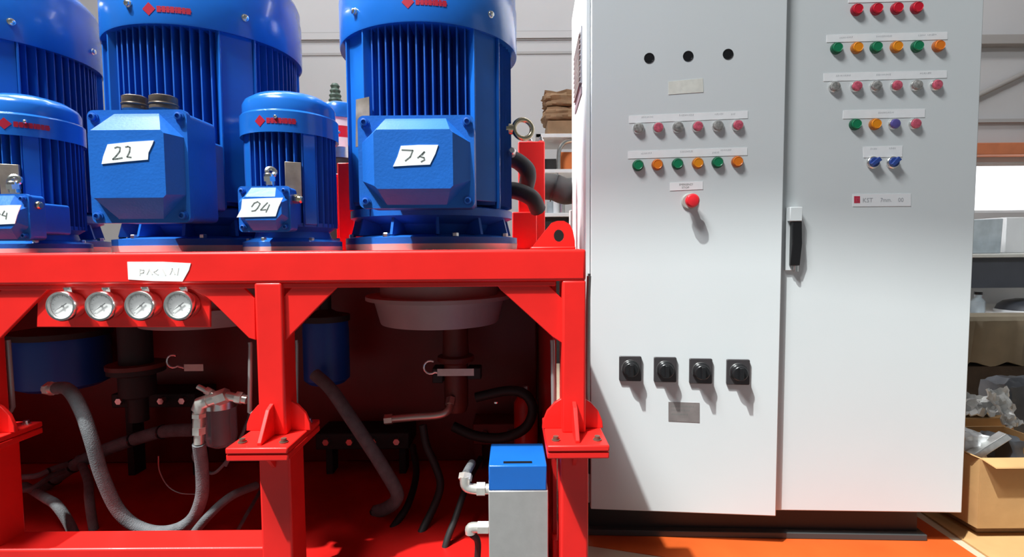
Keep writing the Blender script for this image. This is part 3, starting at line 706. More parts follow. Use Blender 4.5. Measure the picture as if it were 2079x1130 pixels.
# chrome valve assembly left bay
ca = thing('chrome_valve', 'shiny chrome elbow valve left of the middle post', 'valve', P(403, 880, 1.30))
co = Vector(ca.location)
def ch(pts, r, nm, m=VALV, n=14):
    MB().tube([P(*p) for p in pts], r, n).move(co).build(nm, m, ca)
ch([(404, 900, 1.30), (404, 878, 1.30)], 0.0119, 'tail_pipe'); ch([(404, 880, 1.30), (404, 866, 1.30)], 0.0167, 'union_nut', n=6)
ch([(403, 866, 1.30), (404, 826, 1.30)], 0.0136, 'valve_body'); ch([(404, 846, 1.30), (404, 838, 1.30)], 0.0176, 'union_nut', n=6)
ch([(404, 832, 1.30), (408, 818, 1.30), (424, 813, 1.30)], [0.018, 0.0176, 0.017], 'elbow')
ch([(418, 815, 1.30), (452, 804, 1.30)], 0.0145, 'branch_pipe'); ch([(440, 809, 1.30), (462, 801, 1.30)], 0.0193, 'union_nut', n=6)
ch([(460, 803, 1.30), (502, 811, 1.30)], 0.0114, 'branch_pipe'); ch([(480, 806, 1.30), (492, 808, 1.30)], 0.0158, 'union_nut', n=6)
ch([(402, 784, 1.31), (436, 802, 1.305)], 0.0066, 'lever'); ch([(420, 792, 1.312), (430, 798, 1.305)], 0.0105, 'lever_nut', n=6)
# clear bowl behind it
q = P(448, 850, 1.38)
t = thing('filter_bowl', 'clear plastic filter bowl with a red inside beside the chrome valve', 'filter', (q.x, q.y, P(448, 905, 1.38).z))
hh_ = P(448, 825, 1.38).z-P(448, 905, 1.38).z
MB().lathe([(0.02, 0), (0.036, 0.01), (0.040, 0.03), (0.040, hh_), (0.0375, hh_), (0.0375, 0.031), (0.033, 0.013), (0.018, 0.004)], 32).build('bowl', BOWL, t)
MB().lathe([(0.024, 0.012), (0.024, hh_-0.004)], 24).build('filter_element', REDD, t)
MB().lathe([(0.043, hh_), (0.043, hh_+0.025), (0.02, hh_+0.03)], 32).build('bowl_head', ZINC, t)
# hoses left bay
hose('hydraulic_hose', 'thick grey hose hanging in a deep curve, chrome end at upper left', 'hose',
     [(104, 788, 1.36), (138, 790, 1.33), (165, 832, 1.31), (186, 893, 1.30), (207, 965, 1.31), (240, 1035, 1.33), (282, 1070, 1.34), (335, 1079, 1.34), (385, 1058, 1.34), (409, 1010, 1.33), (410, 950, 1.32), (404, 900, 1.30)], 0.0158, ends=((0, 0.05, 1.05, VALV),))
hose('hydraulic_hose', 'thick grey hose with black ties running behind the deep curved hose', 'hose',
     [(40, 1010, 1.80), (90, 985, 1.78), (150, 945, 1.76), (215, 912, 1.74), (300, 883, 1.72), (345, 874, 1.70), (398, 872, 1.66)], 0.0215, ties=(0.25, 0.36, 0.62, 0.8))
hose('hydraulic_hose', 'short grey hose going down to a chrome ferrule at lower left', 'hose',
     [(50, 985, 1.75), (92, 1010, 1.50), (115, 1025, 1.42), (138, 1058, 1.40), (152, 1090, 1.39), (160, 1124, 1.38)], 0.0128, ends=((-1, 0.055, 1.25, VALV),))
hose('hydraulic_hose', 'thin grey hose dropping straight down beside the short hose', 'hose',
     [(160, 930, 1.80), (178, 972, 1.62), (181, 1010, 1.54), (188, 1060, 1.52), (202, 1128, 1.50)], 0.0125)
hose('hydraulic_hose', 'thin grey hose lying along the bottom beneath the deep curve', 'hose',
     [(222, 1098, 1.52), (250, 1110, 1.50), (300, 1112, 1.48), (350, 1092, 1.48), (400, 1062, 1.50), (440, 1030, 1.53)], 0.0085)
hose('hydraulic_hose', 'grey hose slanting down to the bottom, left of the middle post', 'hose',
     [(362, 1140, 1.40), (392, 1085, 1.40), (430, 1040, 1.41), (472, 1005, 1.44), (520, 985, 1.52)], 0.012)
hose('hydraulic_hose', 'very thin grey hose slanting beside the middle post foot', 'hose',
     [(448, 1140, 1.44), (475, 1090, 1.46), (500, 1045, 1.50), (535, 985, 1.70)], 0.0055)
hose('signal_cable', 'black cable hanging down beside the left rod of the middle post', 'cable',
     [(508, 740, 1.45), (508, 830, 1.45), (498, 865, 1.43), (480, 905, 1.42), (452, 945, 1.42), (430, 960, 1.43), (405, 945, 1.43), (393, 925, 1.43), (404, 900, 1.43), (430, 890, 1.43), (458, 902, 1.42), (466, 925, 1.42), (458, 945, 1.42)], 0.0045, HOSE)
hose('thin_wire', 'pale thin wire hanging in an arc left of the chrome valve', 'wire',
     [(322, 925, 1.6), (324, 955, 1.6), (340, 985, 1.6), (365, 1000, 1.6), (400, 1003, 1.6)], 0.0022, ZINC, n=8)
hose('thin_cable_bundle', 'grey cable bundle leaving the left post, clamped low', 'cable', [(40, 968, 1.62), (75, 965, 1.62), (110, 950, 1.66), (135, 942, 1.7)], 0.009, ties=(0.6,))
hose('thin_cable_bundle', 'second grey cable of the bundle beside the left post, lower one', 'cable', [(38, 995, 1.58), (70, 990, 1.60), (100, 968, 1.65), (130, 955, 1.7)], 0.009)
# hoses right bay
hose('hydraulic_hose', 'thick grey hose crossing the right bay diagonally', 'hose',
     [(640, 760, 1.66), (672, 790, 1.62), (710, 845, 1.58), (752, 908, 1.56), (786, 962, 1.55), (806, 1000, 1.55), (800, 1020, 1.56), (780, 1033, 1.58), (764, 1038, 1.60)], 0.0205, ends=((-1, 0.03, 0.9, RUBBER),))
hose('hydraulic_hose', 'black hose bent in a wide loop above the blue topped block', 'hose',
     [(966, 806, 1.71), (1030, 793, 1.70), (1066, 800, 1.68), (1082, 830, 1.67), (1066, 868, 1.67), (1020, 888, 1.68), (965, 884, 1.70), (920, 865, 1.72)], 0.0165, RUBBER)
hose('hydraulic_hose', 'black hose left of the block, running down to the front', 'hose',
     [(975, 930, 1.75), (955, 968, 1.60), (940, 1005, 1.50), (925, 1050, 1.45), (908, 1095, 1.42), (897, 1140, 1.40)], 0.0098, RUBBER)
hose('hydraulic_hose', 'long black hose hanging from the tarnished pipe to a grey ferrule', 'hose',
     [(858, 862, 1.62), (866, 905, 1.61), (884, 945, 1.60), (894, 985, 1.58), (880, 1030, 1.55), (858, 1075, 1.50), (835, 1130, 1.46)], 0.0125, RUBBER, ends=((-1, 0.06, 1.15, ZINC),))
hose('hydraulic_hose', 'short black hose with grey ferrule nearest the middle post', 'hose',
     [(838, 905, 1.84), (845, 960, 1.74), (830, 1020, 1.60), (805, 1060, 1.54), (785, 1090, 1.50), (765, 1130, 1.46)], 0.0115, RUBBER, ends=((-1, 0.055, 1.15, ZINC),))
hose('hydraulic_hose', 'black hose from the lower chrome elbow of the block', 'hose',
     [(958, 1084, 1.29), (970, 1100, 1.31), (968, 1150, 1.32)], 0.0085, RUBBER)
# hanging tags
def tagth(px0, px1, py0, py1, Y, label, hx, hy):
    a, b = P(px0, py1, Y), P(px1, py0, Y); t = thing('hanging_tag', label, 'tag', ((a.x+b.x)/2, Y, a.z)); o_ = Vector(t.location)
    MB().box(a.x, b.x, Y, Y+0.002, a.z, b.z).move(o_).build('tag_card', mat('tag_card', (0.62, 0.56, 0.50), 0.5, var=0.1, vscale=30), t)
    h = P(hx, hy, Y); n = 14; pts = [h+Vector((0.020*math.cos(math.radians(60+25*k)), 0, 0.020*math.sin(math.radians(60+25*k)))) for k in range(11)]
    MB().tube(pts+[Vector((a.x, Y, (a.z+b.z)/2))], 0.0032, 8).move(o_).build('wire_hook', ZINC, t)
tagth(374, 412, 739, 753, 1.60, 'small pale tag hanging right of the rightmost gauge', 352, 733)
tagth(888, 962, 748, 763, 1.55, 'long pale tag on a wire hook below the grey bell housing', 874, 745)
# ================================================================== aluminium valve block with blue cap
Yb = 1.225
q0 = P(993, 1140, Yb); q1 = P(1113, 996, Yb); qt = P(1104, 945, Yb); qtl = P(995, 945, Yb)
vb = thing('valve_block', 'grey aluminium valve block with blue cap in front of the right post', 'valve block', ((q0.x+q1.x)/2, Yb, 0.1155))
vo = Vector(vb.location); dpt = 0.145
zl = P(1050, 996, Yb).z; zt_ = P(1050, 945, Yb).z
MB().box(q0.x, q1.x, Yb, Yb+dpt-0.01, 0.1155, zl).move(vo).build('block_body', ALU, vb, bevel=0.0025)
MB().box(q0.x+0.001, q1.x-0.003, Yb+0.001, Yb+dpt, zl, zt_).move(vo).build('blue_cap', BLUE, vb, bevel=0.003)
e0, e1 = P(1022, 940, Yb+0.02), P(1080, 940, Yb+0.02)
MB().box(e0.x, e1.x, Yb+0.014, Yb+0.024, zt_-0.001, zt_+0.0015).move(vo).build('cap_slot', BLACK, vb)
MB().lathe([(0.006, 0), (0.006, 0.004)], 12, 0, (0, 0, 0)).build('cap_screw', CHROME, vb, loc=(q0.x+0.016-vo.x, 0.13, zt_))
vb.location.x += 0
def elb(pts, r, nm):
    mb = MB(); mb.tube(spl([P(*p) for p in pts], 5), r, 14); return mb.move(vo).build(nm, VALV, vb)
elb([(998, 992, 1.29), (965, 992, 1.29), (946, 986, 1.29), (944, 965, 1.29)], 0.013, 'elbow_fitting')
MB().tube([P(985, 992, 1.29), P(968, 992, 1.29)], 0.018, 6).move(vo).build('union_nut', VALV, vb)
MB().tube([P(944, 974, 1.29), P(946, 962, 1.30)], 0.018, 6).move(vo).build('union_nut', VALV, vb)
elb([(998, 1070, 1.28), (975, 1070, 1.28), (956, 1071, 1.28), (955, 1082, 1.28)], 0.013, 'elbow_fitting')
MB().tube([P(992, 1070, 1.28), P(970, 1070, 1.28)], 0.0165, 6).move(vo).build('union_nut', VALV, vb)
hose('hydraulic_hose', 'short dark hose stub rising from the upper chrome elbow of the block', 'hose', [(946, 962, 1.30), (951, 952, 1.34), (958, 940, 1.40)], 0.011, HOSE)
# ================================================================== CONTROL CABINET
A0 = P(1194, 560, 1.65); CX, CY = A0.x-0.006, 1.655; RZ = math.radians(-2.5)
cab = thing('control_cabinet', 'tall light grey two-door electrical control cabinet with buttons', 'cabinet', (CX, CY, 0), rz=RZ)
CW = 1.178; CDp = 0.62; ZB, ZT = 0.118, 1.93
Mc = Matrix.Translation((CX, CY, 0)) @ Matrix.Rotation(RZ, 4, 'Z')
MB().box(0, CW, 0, CDp, ZB, ZT).build('cabinet_body', CAB, cab, bevel=0.006)
MB().box(0.012, CW-0.10, 0.03, CDp-0.03, 0.012, ZB).build('plinth', PLINTH, cab, bevel=0.002)
MB().box(0.005, CW-0.085, 0.005, CDp, 0.0025, 0.022).build('base_plate', mat('grey_black_base', (0.05, 0.055, 0.055), 0.45), cab, bevel=0.002)
MB().box(0.0, 0.012, -0.004, 0.0, ZB, ZT).build('frame_edge', CAB, cab, bevel=0.001)
MB().cyl((0.012, -0.010, P(1200, 590, 1.65).z), (0.012, -0.010, P(1200, 555, 1.65).z), 0.007, n=10).build('hinge', BLACKM, cab)
MB().cyl((0.012, -0.010, 0.22), (0.012, -0.010, 0.28), 0.007, n=10).build('hinge', BLACKM, cab)
# side vent with slats
vt = MB(); vy0, vy1 = 0.135, 0.41; vz0, vz1 = 1.51, 1.70
vt.box(-0.004, 0.0, vy0, vy1, vz0, vz1); vto = vt.build('vent_frame', mat('vent_grey', (0.20, 0.20, 0.22), 0.5), cab, bevel=0.001)
for k in range(10):
    zc_ = vz0+0.012+k*(vz1-vz0-0.02)/9.5
    MB().poly([(-0.004, vy0+0.012, zc_), (-0.010, vy0+0.012, zc_-0.004), (-0.010, vy0+0.012, zc_-0.007), (-0.004, vy0+0.012, zc_-0.005)], (0, vy1-vy0-0.024, 0)).build('vent_slat', BEAMG, vto)
MB().box(-0.004, 0.0, vy0, vy1, vz0-0.035, vz0-0.012).build('vent_sill', mat('vent_mauve', (0.16, 0.11, 0.13), 0.5), cab)
# doors
DT = 0.020
def door(loc, rz, w_, z0, z1, name='door'):
    o = MB().box(0, w_, -DT, 0, z0, z1).build(name, CAB, cab, bevel=0.003)
    o.location = loc; o.rotation_euler = (0, 0, rz)
    Mw = Mc @ Matrix.Translation(loc) @ Matrix.Rotation(rz, 4, 'Z')
    Mi = Mw.inverted()
    def D(px, py, off=0.0):
        """pixel -> door-local point on the door's face (off = height above the face)"""
        o_ = Mi @ CAM; d_ = (Mi.to_3x3() @ ray(px, py)); t_ = ((-DT-off)-o_.y)/d_.y
        return o_+d_*t_
    return o, D
LW = 0.577
dl_, DL = door(Vector((0.014, -0.003, 0)), math.radians(-2.8), LW, 0.106, 1.925)
dr_, DR = door(Vector((CW-0.004-0.576, -0.003, 0)), 0, 0.576, ZB-0.007, 1.925)
def lamp_button(D, parent, px, py, cap, kind='push_button', r=0.0155, name=None):
    p = D(px, py); h = 0.016
    mb = MB()
    if kind == 'pilot_lamp':
        mb.lathe([(r*1.12, 0), (r*1.12, 0.005), (r*1.0, 0.008)], 24, 1, p, 'y')
        mb.lathe([(r*0.93, 0.005), (r*0.95, 0.010), (r*0.80, 0.0135), (r*0.4, 0.015)], 24, 0, p, 'y')
    else:
        mb.lathe([(r*1.12, 0), (r*1.12, 0.006), (r*1.0, 0.009)], 24, 1, p, 'y')
        mb.lathe([(r*0.92, 0.005), (r*0.94, 0.012), (r*0.84, 0.0145), (r*0.75, 0.0135)], 24, 0, p, 'y')
    ring = {0: ZINC}.get(0)
    o = mb.build(name or kind, [cap, RIM.get(cap.name, ZINC)], parent)
    return o
RIM = {'green_cap': mat('green_rim', (0.01, 0.10, 0.05), 0.35), 'orange_cap': mat('orange_rim', (0.42, 0.13, 0.04), 0.35), 'amber_cap': mat('amber_rim', (0.42, 0.15, 0.03), 0.35),
       'red_cap': mat('red_rim', (0.32, 0.01, 0.03), 0.35)}
def lab(D, parent, corners, marks=(), m=STRIP, ink=INKB, wd=0.0016, name='label_strip', dash=()):
    mb = MB(); mb.poly([D(x, y) for x, y in corners], (0, -0.0012, 0), 0)
    for st in marks: stroke(mb, [D(x, y, 0.0012) for x, y in st], wd, (0, -1, 0), 1, 0.0002)
    for (x0, y0, x1, y1) in dash:    # illegible small print: short upright ticks along a line
        n = max(2, int(abs(x1-x0)/2.6))
        for k in range(n):
            x = x0+(x1-x0)*k/n; y = y0+(y1-y0)*k/n; hgt = random.choice((2.2, 3.0, 3.6))
            stroke(mb, [D(x, y+hgt/2, 0.0012), D(x+random.uniform(-.4, 1.2), y-hgt/2, 0.0012)], wd*0.7, (0, -1, 0), 1, 0.0002)
    return mb.build(name, [m, ink], parent)
# left door
for (x, y) in ((1318, 118), (1397, 114), (1478, 110)):
    MB().lathe([(0.0155, 0), (0.0155, 0.0015), (0.0130, 0.0015), (0.0125, 0.0008)], 28, 0, DL(x, y), 'y').build('dark_hole_disc', BLACK, dl_)  # black disc stands in for the darkness of an open hole
lab(DL, dl_, [(1357, 166), (1427, 159), (1428, 187), (1357, 192)], m=TAPE, name='masking_tape')
lab(DL, dl_, [(1277, 235), (1518, 225), (1518, 240), (1277, 250)], dash=((1303, 238, 1328, 237), (1380, 234, 1410, 233), (1452, 232, 1470, 231), (1485, 232, 1494, 231)))
lab(DL, dl_, [(1275, 307), (1517, 299), (1517, 315), (1275, 322)], dash=((1302, 312, 1325, 310), (1382, 308, 1408, 307), (1447, 310, 1462, 309), (1464, 305, 1486, 304)))
xs = (1296, 1336, 1376, 1416, 1457, 1497)
for i, x in enumerate(xs):
    lamp_button(DL, dl_, x, 261-i*1.2, (CLEAR, PINK)[i % 2], 'pilot_lamp')
for i, x in enumerate((1295, 1334, 1375, 1416, 1456, 1496)):
    lamp_button(DL, dl_, x, 336-i*1.5, (GREEN, ORANGE, GREEN, AMBER, GREEN, ORANGE)[i])
e = lab(DL, dl_, [(1360, 371), (1427, 368), (1427, 384), (1360, 387)], name='label_strip')
tm = MB(); b0 = DL(1379, 376.5, 0.0013); textmesh(tm, 'EMERGENCY', 0.0085, lambda x, y: Vector((b0.x+x*0.85, b0.y-0.0002, b0.z+y)), 0)
b0_ = DL(1384, 382.5, 0.0013); textmesh(tm, 'STOP', 0.0085, lambda x, y: Vector((b0_.x+x*1.1, b0_.y-0.0002, b0_.z+y)), 0)
tm.build('printed_text', INK, dl_)
p = DL(1400, 409)
MB().lathe([(0.025, 0), (0.025, 0.004), (0.022, 0.006)], 32, 0, p, 'y').build('stop_collar', mat('pale_collar', (0.46, 0.46, 0.42), 0.5), dl_)
es = MB(); es.lathe([(0.013, 0.004), (0.013, 0.024)], 24, 1, p, 'y'); es.lathe([(0.014, 0.024), (0.0205, 0.028), (0.0205, 0.038), (0.016, 0.043), (0.006, 0.045)], 32, 0, p, 'y')
es.build('emergency_button', [ESTOP, REDC], dl_)
for i, (x, y, s_) in enumerate(((1279, 747, 44), (1349.5, 749, 46), (1421.5, 752, 49), (1497, 754, 51))):
    p = DL(x, y); hw = 0.036
    ro = MB(); rr = roundrect(0.0345, 0.0395, 0.004, 3); ro.poly([(p.x+a, p.y, p.z+b) for a, b in rr], (0, -0.009, 0), 0)
    plate = ro.build('rotary_switch', mat('dark_grey_plate', (0.045, 0.04, 0.042), 0.35), dl_, bevel=0.0015)
    kn = MB(); pc = (p.x, p.y-0.009, p.z+0.001)
    kn.lathe([(0.0275, 0), (0.0275, 0.004), (0.025, 0.009), (0.023, 0.0095), (0.0225, 0.022), (0.020, 0.0245)], 32, 0, pc, 'y')
    kn.box(pc[0]-0.0055, pc[0]+0.0055, pc[1]-0.036, pc[1]-0.02, pc[2]-0.019, pc[2]+0.019)
    kn.build('switch_knob', BLACK, dl_, bevel=0.0012)
    MB().ring((pc[0], pc[1]-0.003, pc[2]), 0.0265, 0.0014, (0, -1, 0), 32, 6).build('knob_ring', ZINC, dl_)
mp = lab(DL, dl_, [(1357, 815), (1420, 817), (1420, 857), (1357, 854)], m=mat('engraved_plate', (0.33, 0.29, 0.28), 0.35, 0.5, var=0.15, vscale=30, bump=0.1), ink=INK, dash=((1364, 824, 1410, 825), (1364, 832, 1402, 833), (1364, 840, 1398, 841)), name='rating_plate')
# right door
lab(DR, dr_, [(1722, -16), (1872, -20), (1872, 2), (1722, 6)])
for i, x in enumerate((1738, 1778, 1819, 1859)): lamp_button(DR, dr_, x, 21-i*1.3, REDC)
lab(DR, dr_, [(1678, 71), (1923, 65), (1923, 80), (1678, 86)], dash=((1705, 77, 1732, 75), (1780, 74, 1812, 73), (1865, 72, 1880, 71), (1884, 71, 1903, 70)))
for i, x in enumerate((1697, 1738, 1777, 1818, 1860, 1903)): lamp_button(DR, dr_, x, 99-i*0.9, (GREEN, AMBER, GREEN, AMBER, GREEN, ORANGE)[i])
lab(DR, dr_, [(1672, 149), (1922, 143), (1922, 158), (1672, 165)], dash=((1698, 154, 1728, 153), (1780, 152, 1810, 151), (1868, 149, 1892, 148)))
for i, x in enumerate((1693, 1737, 1777, 1818, 1859, 1899)): lamp_button(DR, dr_, x, 177-i*0.7, (CLEAR, PINK)[i % 2], 'pilot_lamp')
lab(DR, dr_, [(1712, 224), (1878, 221), (1877, 238), (1711, 241)], dash=((1784, 229, 1816, 228),))
for i, x in enumerate((1735, 1775, 1814, 1856)): lamp_button(DR, dr_, x, 253-i*0.3, (GREEN, AMBER, VIOLET, PINK)[i], 'push_button' if i < 2 else 'pilot_lamp')
lab(DR, dr_, [(1752, 298), (1832, 296), (1831, 318), (1753, 320)], dash=((1768, 302, 1782, 302), (1806, 301, 1820, 301)))
for i, x in enumerate((1771, 1811)):
    p = DR(x, 330); mb = MB(); mb.lathe([(0.0185, 0), (0.0185, 0.006), (0.016, 0.009)], 26, 1, p, 'y'); mb.lathe([(0.0145, 0.007), (0.0145, 0.013), (0.013, 0.014)], 26, 0, p, 'y')
    a = math.radians((38, 45)[i]); q = Vector((math.cos(a), 0, math.sin(a))); n_v = Vector((-q.z, 0, q.x)); c_ = Vector(p)+Vector((0, -0.012, 0))
    mb.poly([c_+q*0.015+n_v*0.0065, c_+q*0.015-n_v*0.0065, c_-q*0.015-n_v*0.005, c_-q*0.015+n_v*0.005], (0, -0.010, 0), 0)
    mb.build('selector_switch', [BLUEK, ZINC], dr_, bevel=0.001)
lb = lab(DR, dr_, [(1731, 394), (1849, 393), (1849, 418), (1731, 419)], m=mat('matt_plate', (0.80, 0.80, 0.81), 0.5), name='name_plate')
rm = MB(); rm.poly([DR(x, y, 0.0013) for x, y in ((1734, 398), (1746, 398), (1746, 412), (1734, 412))], (0, -0.0003, 0), 1)
def tx(s_, px, py, size, sxx=1.0, mi=0, off=0.0016):
    b_ = DR(px, py, off); textmesh(tm, s_, size, lambda x, y: Vector((b_.x+x*sxx, b_.y, b_.z+y)), mi)
tm = rm; tx('D', 1737, 410, 0.018, 0.9, 1, 0.0020); rm.m[:6] = [0]*6; rm.build('red_mark', [LOGOR, PINK], dr_); tm = MB(); tx('KST', 1751, 410.5, 0.019, 0.95); tx('7mm.', 1787, 409.5, 0.017, 0.9); tx('00', 1823, 409.5, 0.018, 0.95)
tm.build('printed_text', [mat('soft_grey_print', (0.38, 0.38, 0.40), 0.6)], dr_)
# handle
a, b = DR(1592, 549), DR(1623, 421)
MB().box(a.x, a.x+0.040, -DT-0.008, -DT, a.z, b.z).build('handle_base', CAB, dr_, bevel=0.002)
zk1, zk0 = DR(1610, 449, 0.02).z, DR(1610, 539, 0.02).z
MB().box(a.x+0.002, a.x+0.039, -DT-0.026, -DT-0.007, zk1, b.z).build('handle_head', CAB, dr_, bevel=0.002)
xk_ = a.x+0.010
MB().poly([(xk_, -DT-0.008, zk0), (xk_, -DT-0.018, zk0), (xk_, -DT-0.029, (zk0+zk1)/2), (xk_, -DT-0.024, zk1), (xk_, -DT-0.008, zk1)], (0.029, 0, 0)).build('door_handle', BLACK, dr_, bevel=0.002)
MB().cyl((xk_+0.020, -DT-0.010, zk0-0.018), (xk_+0.020, -DT-0.010, zk0), 0.008, n=12).build('lock_barrel', ZINC, dr_)
# ================================================================== BACKGROUND BETWEEN MACHINE AND CABINET
def bx(name, label, cat, px0, px1, py0, py1, Y, dep, m, group=None, bevel=0.004, jit=0, floor=False, zb=None):
    a, b = P(px0, py1, Y), P(px1, py0, Y); z0 = a.z if zb is None else zb
    t = MB().box(-(b.x-a.x)/2, (b.x-a.x)/2, 0, dep, 0, b.z-z0).build(name, m, None, ((a.x+b.x)/2, Y, z0), bevel=bevel)
    if jit:
        for v in t.data.vertices: v.co += Vector((random.uniform(-jit, jit), 0, random.uniform(-jit, jit)))
    return tag(t, label, cat, group)
def blob(name, label, cat, px0, px1, py0, py1, Y, dep, m, seed=0, parent=None, amp=0.18, loc_only=False):
    rnd = random.Random(seed); a, b = P(px0, py1, Y), P(px1, py0, Y); hw, hh = (b.x-a.x)/2, (b.z-a.z)/2
    bm = bmesh.new(); bmesh.ops.create_cube(bm, size=2); bmesh.ops.subdivide_edges(bm, edges=bm.edges, cuts=7, use_grid_fill=True)
    ph = [rnd.uniform(0, 6) for _ in range(9)]
    for v in bm.verts:
        c = v.co; l = max(abs(c.x), abs(c.y), abs(c.z)); n = c.normalized(); c2 = c*0.62+n*0.45
        k = 1+amp*(math.sin(5*c.x+ph[0]+3*c.z)+math.sin(7*c.z+ph[1]-2*c.y)+0.7*math.sin(9*c.y+ph[2]+5*c.x)+0.5*math.sin(17*c.x+13*c.z+ph[3]))/3+rnd.uniform(-amp, amp)*0.35
        v.co = Vector((c2.x*k*hw, c2.y*k*dep/2, c2.z*k*hh+hh))
    me = bpy.data.meshes.new(name); bm.to_mesh(me); bm.free(); me.materials.append(m); me.shade_smooth(); me.set_sharp_from_angle(angle=math.radians(28))
    o = bpy.data.objects.new(name, me); C.objects.link(o); o.location = ((a.x+b.x)/2, Y+dep/2, a.z)
    return tag(o, label, cat)
# shelf rack on the back wall
YS = 4.2
sh = thing('storage_rack', 'light metal shelf rack against the back wall, left of the cabinet', 'shelf', (P(1130, 270, YS).x, YS, 0))
shx0, shx1 = P(1088, 300, YS).x, P(1230, 300, YS).x; so_ = Vector(sh.location)
for py in (271, 343, 432):
    zq = P(1130, py, YS).z; MB().box(shx0, shx1, YS, YS+0.5, zq-0.03, zq).move(so_).build('shelf_board', WHITE, sh, bevel=0.003)
for x in (shx0+0.02, shx1-0.02):
    for y in (YS+0.02, YS+0.48): MB().box(x-0.02, x+0.02, y-0.02, y+0.02, 0, P(1130, 271, YS).z).move(so_).build('shelf_upright', BEAMG, sh)
z0s = P(1130, 271, YS).z; z1s = P(1130, 343, YS).z; z2s = P(1130, 432, YS).z
o = bx('wrapped_parcel', 'flat brown paper parcel, lowest on the rack top', 'parcel', 1112, 1200, 244, 270, YS+0.05, 0.35, CARDD, 'brown parcels on the rack', zb=z0s+0.001, jit=0.0)
zp = P(1130, 244, YS+0.05).z
blob('wrapped_parcel', 'creased brown paper parcel in the middle of the rack top pile', 'parcel', 1106, 1200, 214, 244, YS+0.05, 0.34, CARDD, 3, amp=0.10)
blob('wrapped_parcel', 'crumpled brown paper parcel on top of the rack pile', 'parcel', 1106, 1195, 182, 214, YS+0.05, 0.32, CARDD, 5, amp=0.14)
o = bx('orange_box', 'small orange box on the second shelf of the rack', 'box', 1138, 1175, 308, 330, YS+0.1, 0.2, mat('orange_box', (0.75, 0.20, 0.05), 0.5), zb=z1s)
bx('black_tool_case', 'black tool case on the second shelf beside the orange box', 'case', 1104, 1130, 322, 343, YS+0.1, 0.2, BLACKM, zb=z1s)
t = thing('bent_pipe', 'pale bent tube standing on the second rack shelf', 'pipe', (P(1134, 340, YS+0.03).x, YS+0.03, z1s))
MB().tube(spl([P(1134, 343, YS+0.03), P(1134, 315, YS+0.03), P(1137, 300, YS+0.03), P(1148, 288, YS+0.03), P(1165, 284, YS+0.03)], 5), 0.018, 10).move(t.location).build('tube', ZINC, t)
for k, px in enumerate((1118, 1128, 1140)):
    c = P(px, 432, YS+0.12); t = tag(MB().lathe([(0.028, 0), (0.03, 0.02), (0.03, 0.10), (0.015, 0.115), (0.015, 0.135)], 16).build('glass_jar', (BLUEWRAP, WHITE, ZINC)[k], None, (c.x, c.y, z2s)),
        ('blue-grey jar on the lowest rack shelf', 'white jar on the lowest rack shelf', 'metal jar on the lowest rack shelf')[k], 'jar')
bx('dark_crate', 'black crate under the lowest rack shelf', 'crate', 1100, 1200, 440, 520, YS+0.04, 0.4, BLACKM, zb=0.0)
q = P(1160, 430, 2.6)
bx('grey_stand_post', 'slim grey steel stand behind the lifting lug', 'stand', 1157, 1165, 426, 520, 2.5, 0.04, BEAMG, zb=0.0)
# ================================================================== BACKGROUND RIGHT OF THE CABINET
YR = 2.9
bench = thing('workbench', 'dark fronted workbench right of the cabinet below the window', 'workbench', (P(2060, 515, YR).x, YR, 0)); bo_ = Vector(bench.location)
x0b, x1b = P(1900, 520, YR).x, P(2300, 520, YR).x
zt1 = P(2030, 515, YR).z; zt0 = P(2030, 584, YR).z
MB().box(x0b, x1b, YR-0.02, YR+0.7, zt1-0.02, zt1).move(bo_).build('bench_top', mat('worn_bench_top', (0.55, 0.55, 0.52), 0.5, var=0.2), bench, bevel=0.003)
MB().box(x0b, x1b, YR, YR+0.03, zt0, zt1-0.02).move(bo_).build('front_panel', BIN, bench, bevel=0.002)
z_s = P(2030, 640, YR-0.05).z
MB().box(x0b, x1b, YR-0.1, YR+0.7, z_s-0.02, z_s).move(bo_).build('lower_shelf', WHITE, bench, bevel=0.003)
MB().box(x0b, x1b, YR+0.55, YR+0.57, z_s, zt0+0.02).move(bo_).build('back_panel', WHITE, bench)
for x in (x0b+0.03, x1b-0.03):
    for y in (YR+0.04, YR+0.62): MB().box(x-0.025, x+0.025, y-0.02, y+0.02, 0, zt1-0.02).move(bo_).build('bench_leg', BEAMG, bench)
o = bx('wrapped_stack', 'blue-grey stretch-wrapped stack on the workbench top', 'package', 1965, 2036, 444, 515, YR+0.1, 0.3, BLUEWRAP, zb=zt1, jit=0.004)
bx('white_board_box', 'white box on the workbench beside the wrapped stack', 'box', 2040, 2150, 440, 515, YR+0.3, 0.25, WHITE, zb=zt1)
c = P(1984, 640, YR+0.05)
t = thing('clear_bottle', 'small clear bottle on the lower bench shelf beside the cabinet', 'bottle', (c.x, c.y, z_s))
MB().lathe([(0.03, 0), (0.034, 0.01), (0.034, 0.07), (0.018, 0.09), (0.018, 0.11)], 20).build('bottle_body', BLUEWRAP, t); MB().lathe([(0.02, 0.108), (0.02, 0.125)], 16).build('bottle_cap', BLACK, t)
c = P(2082, 636, YR+0.1)
t = thing('welding_helmet', 'black domed object with pale rim on the lower bench shelf', 'helmet', (c.x, c.y, z_s))
MB().lathe([(0.140, 0), (0.140, 0.014)], 36).build('pale_rim', WHITE, t); MB().lathe([(0.135, 0.014), (0.125, 0.04), (0.10, 0.062), (0.05, 0.076), (0.01, 0.08)], 36).build('dome', BIN, t)
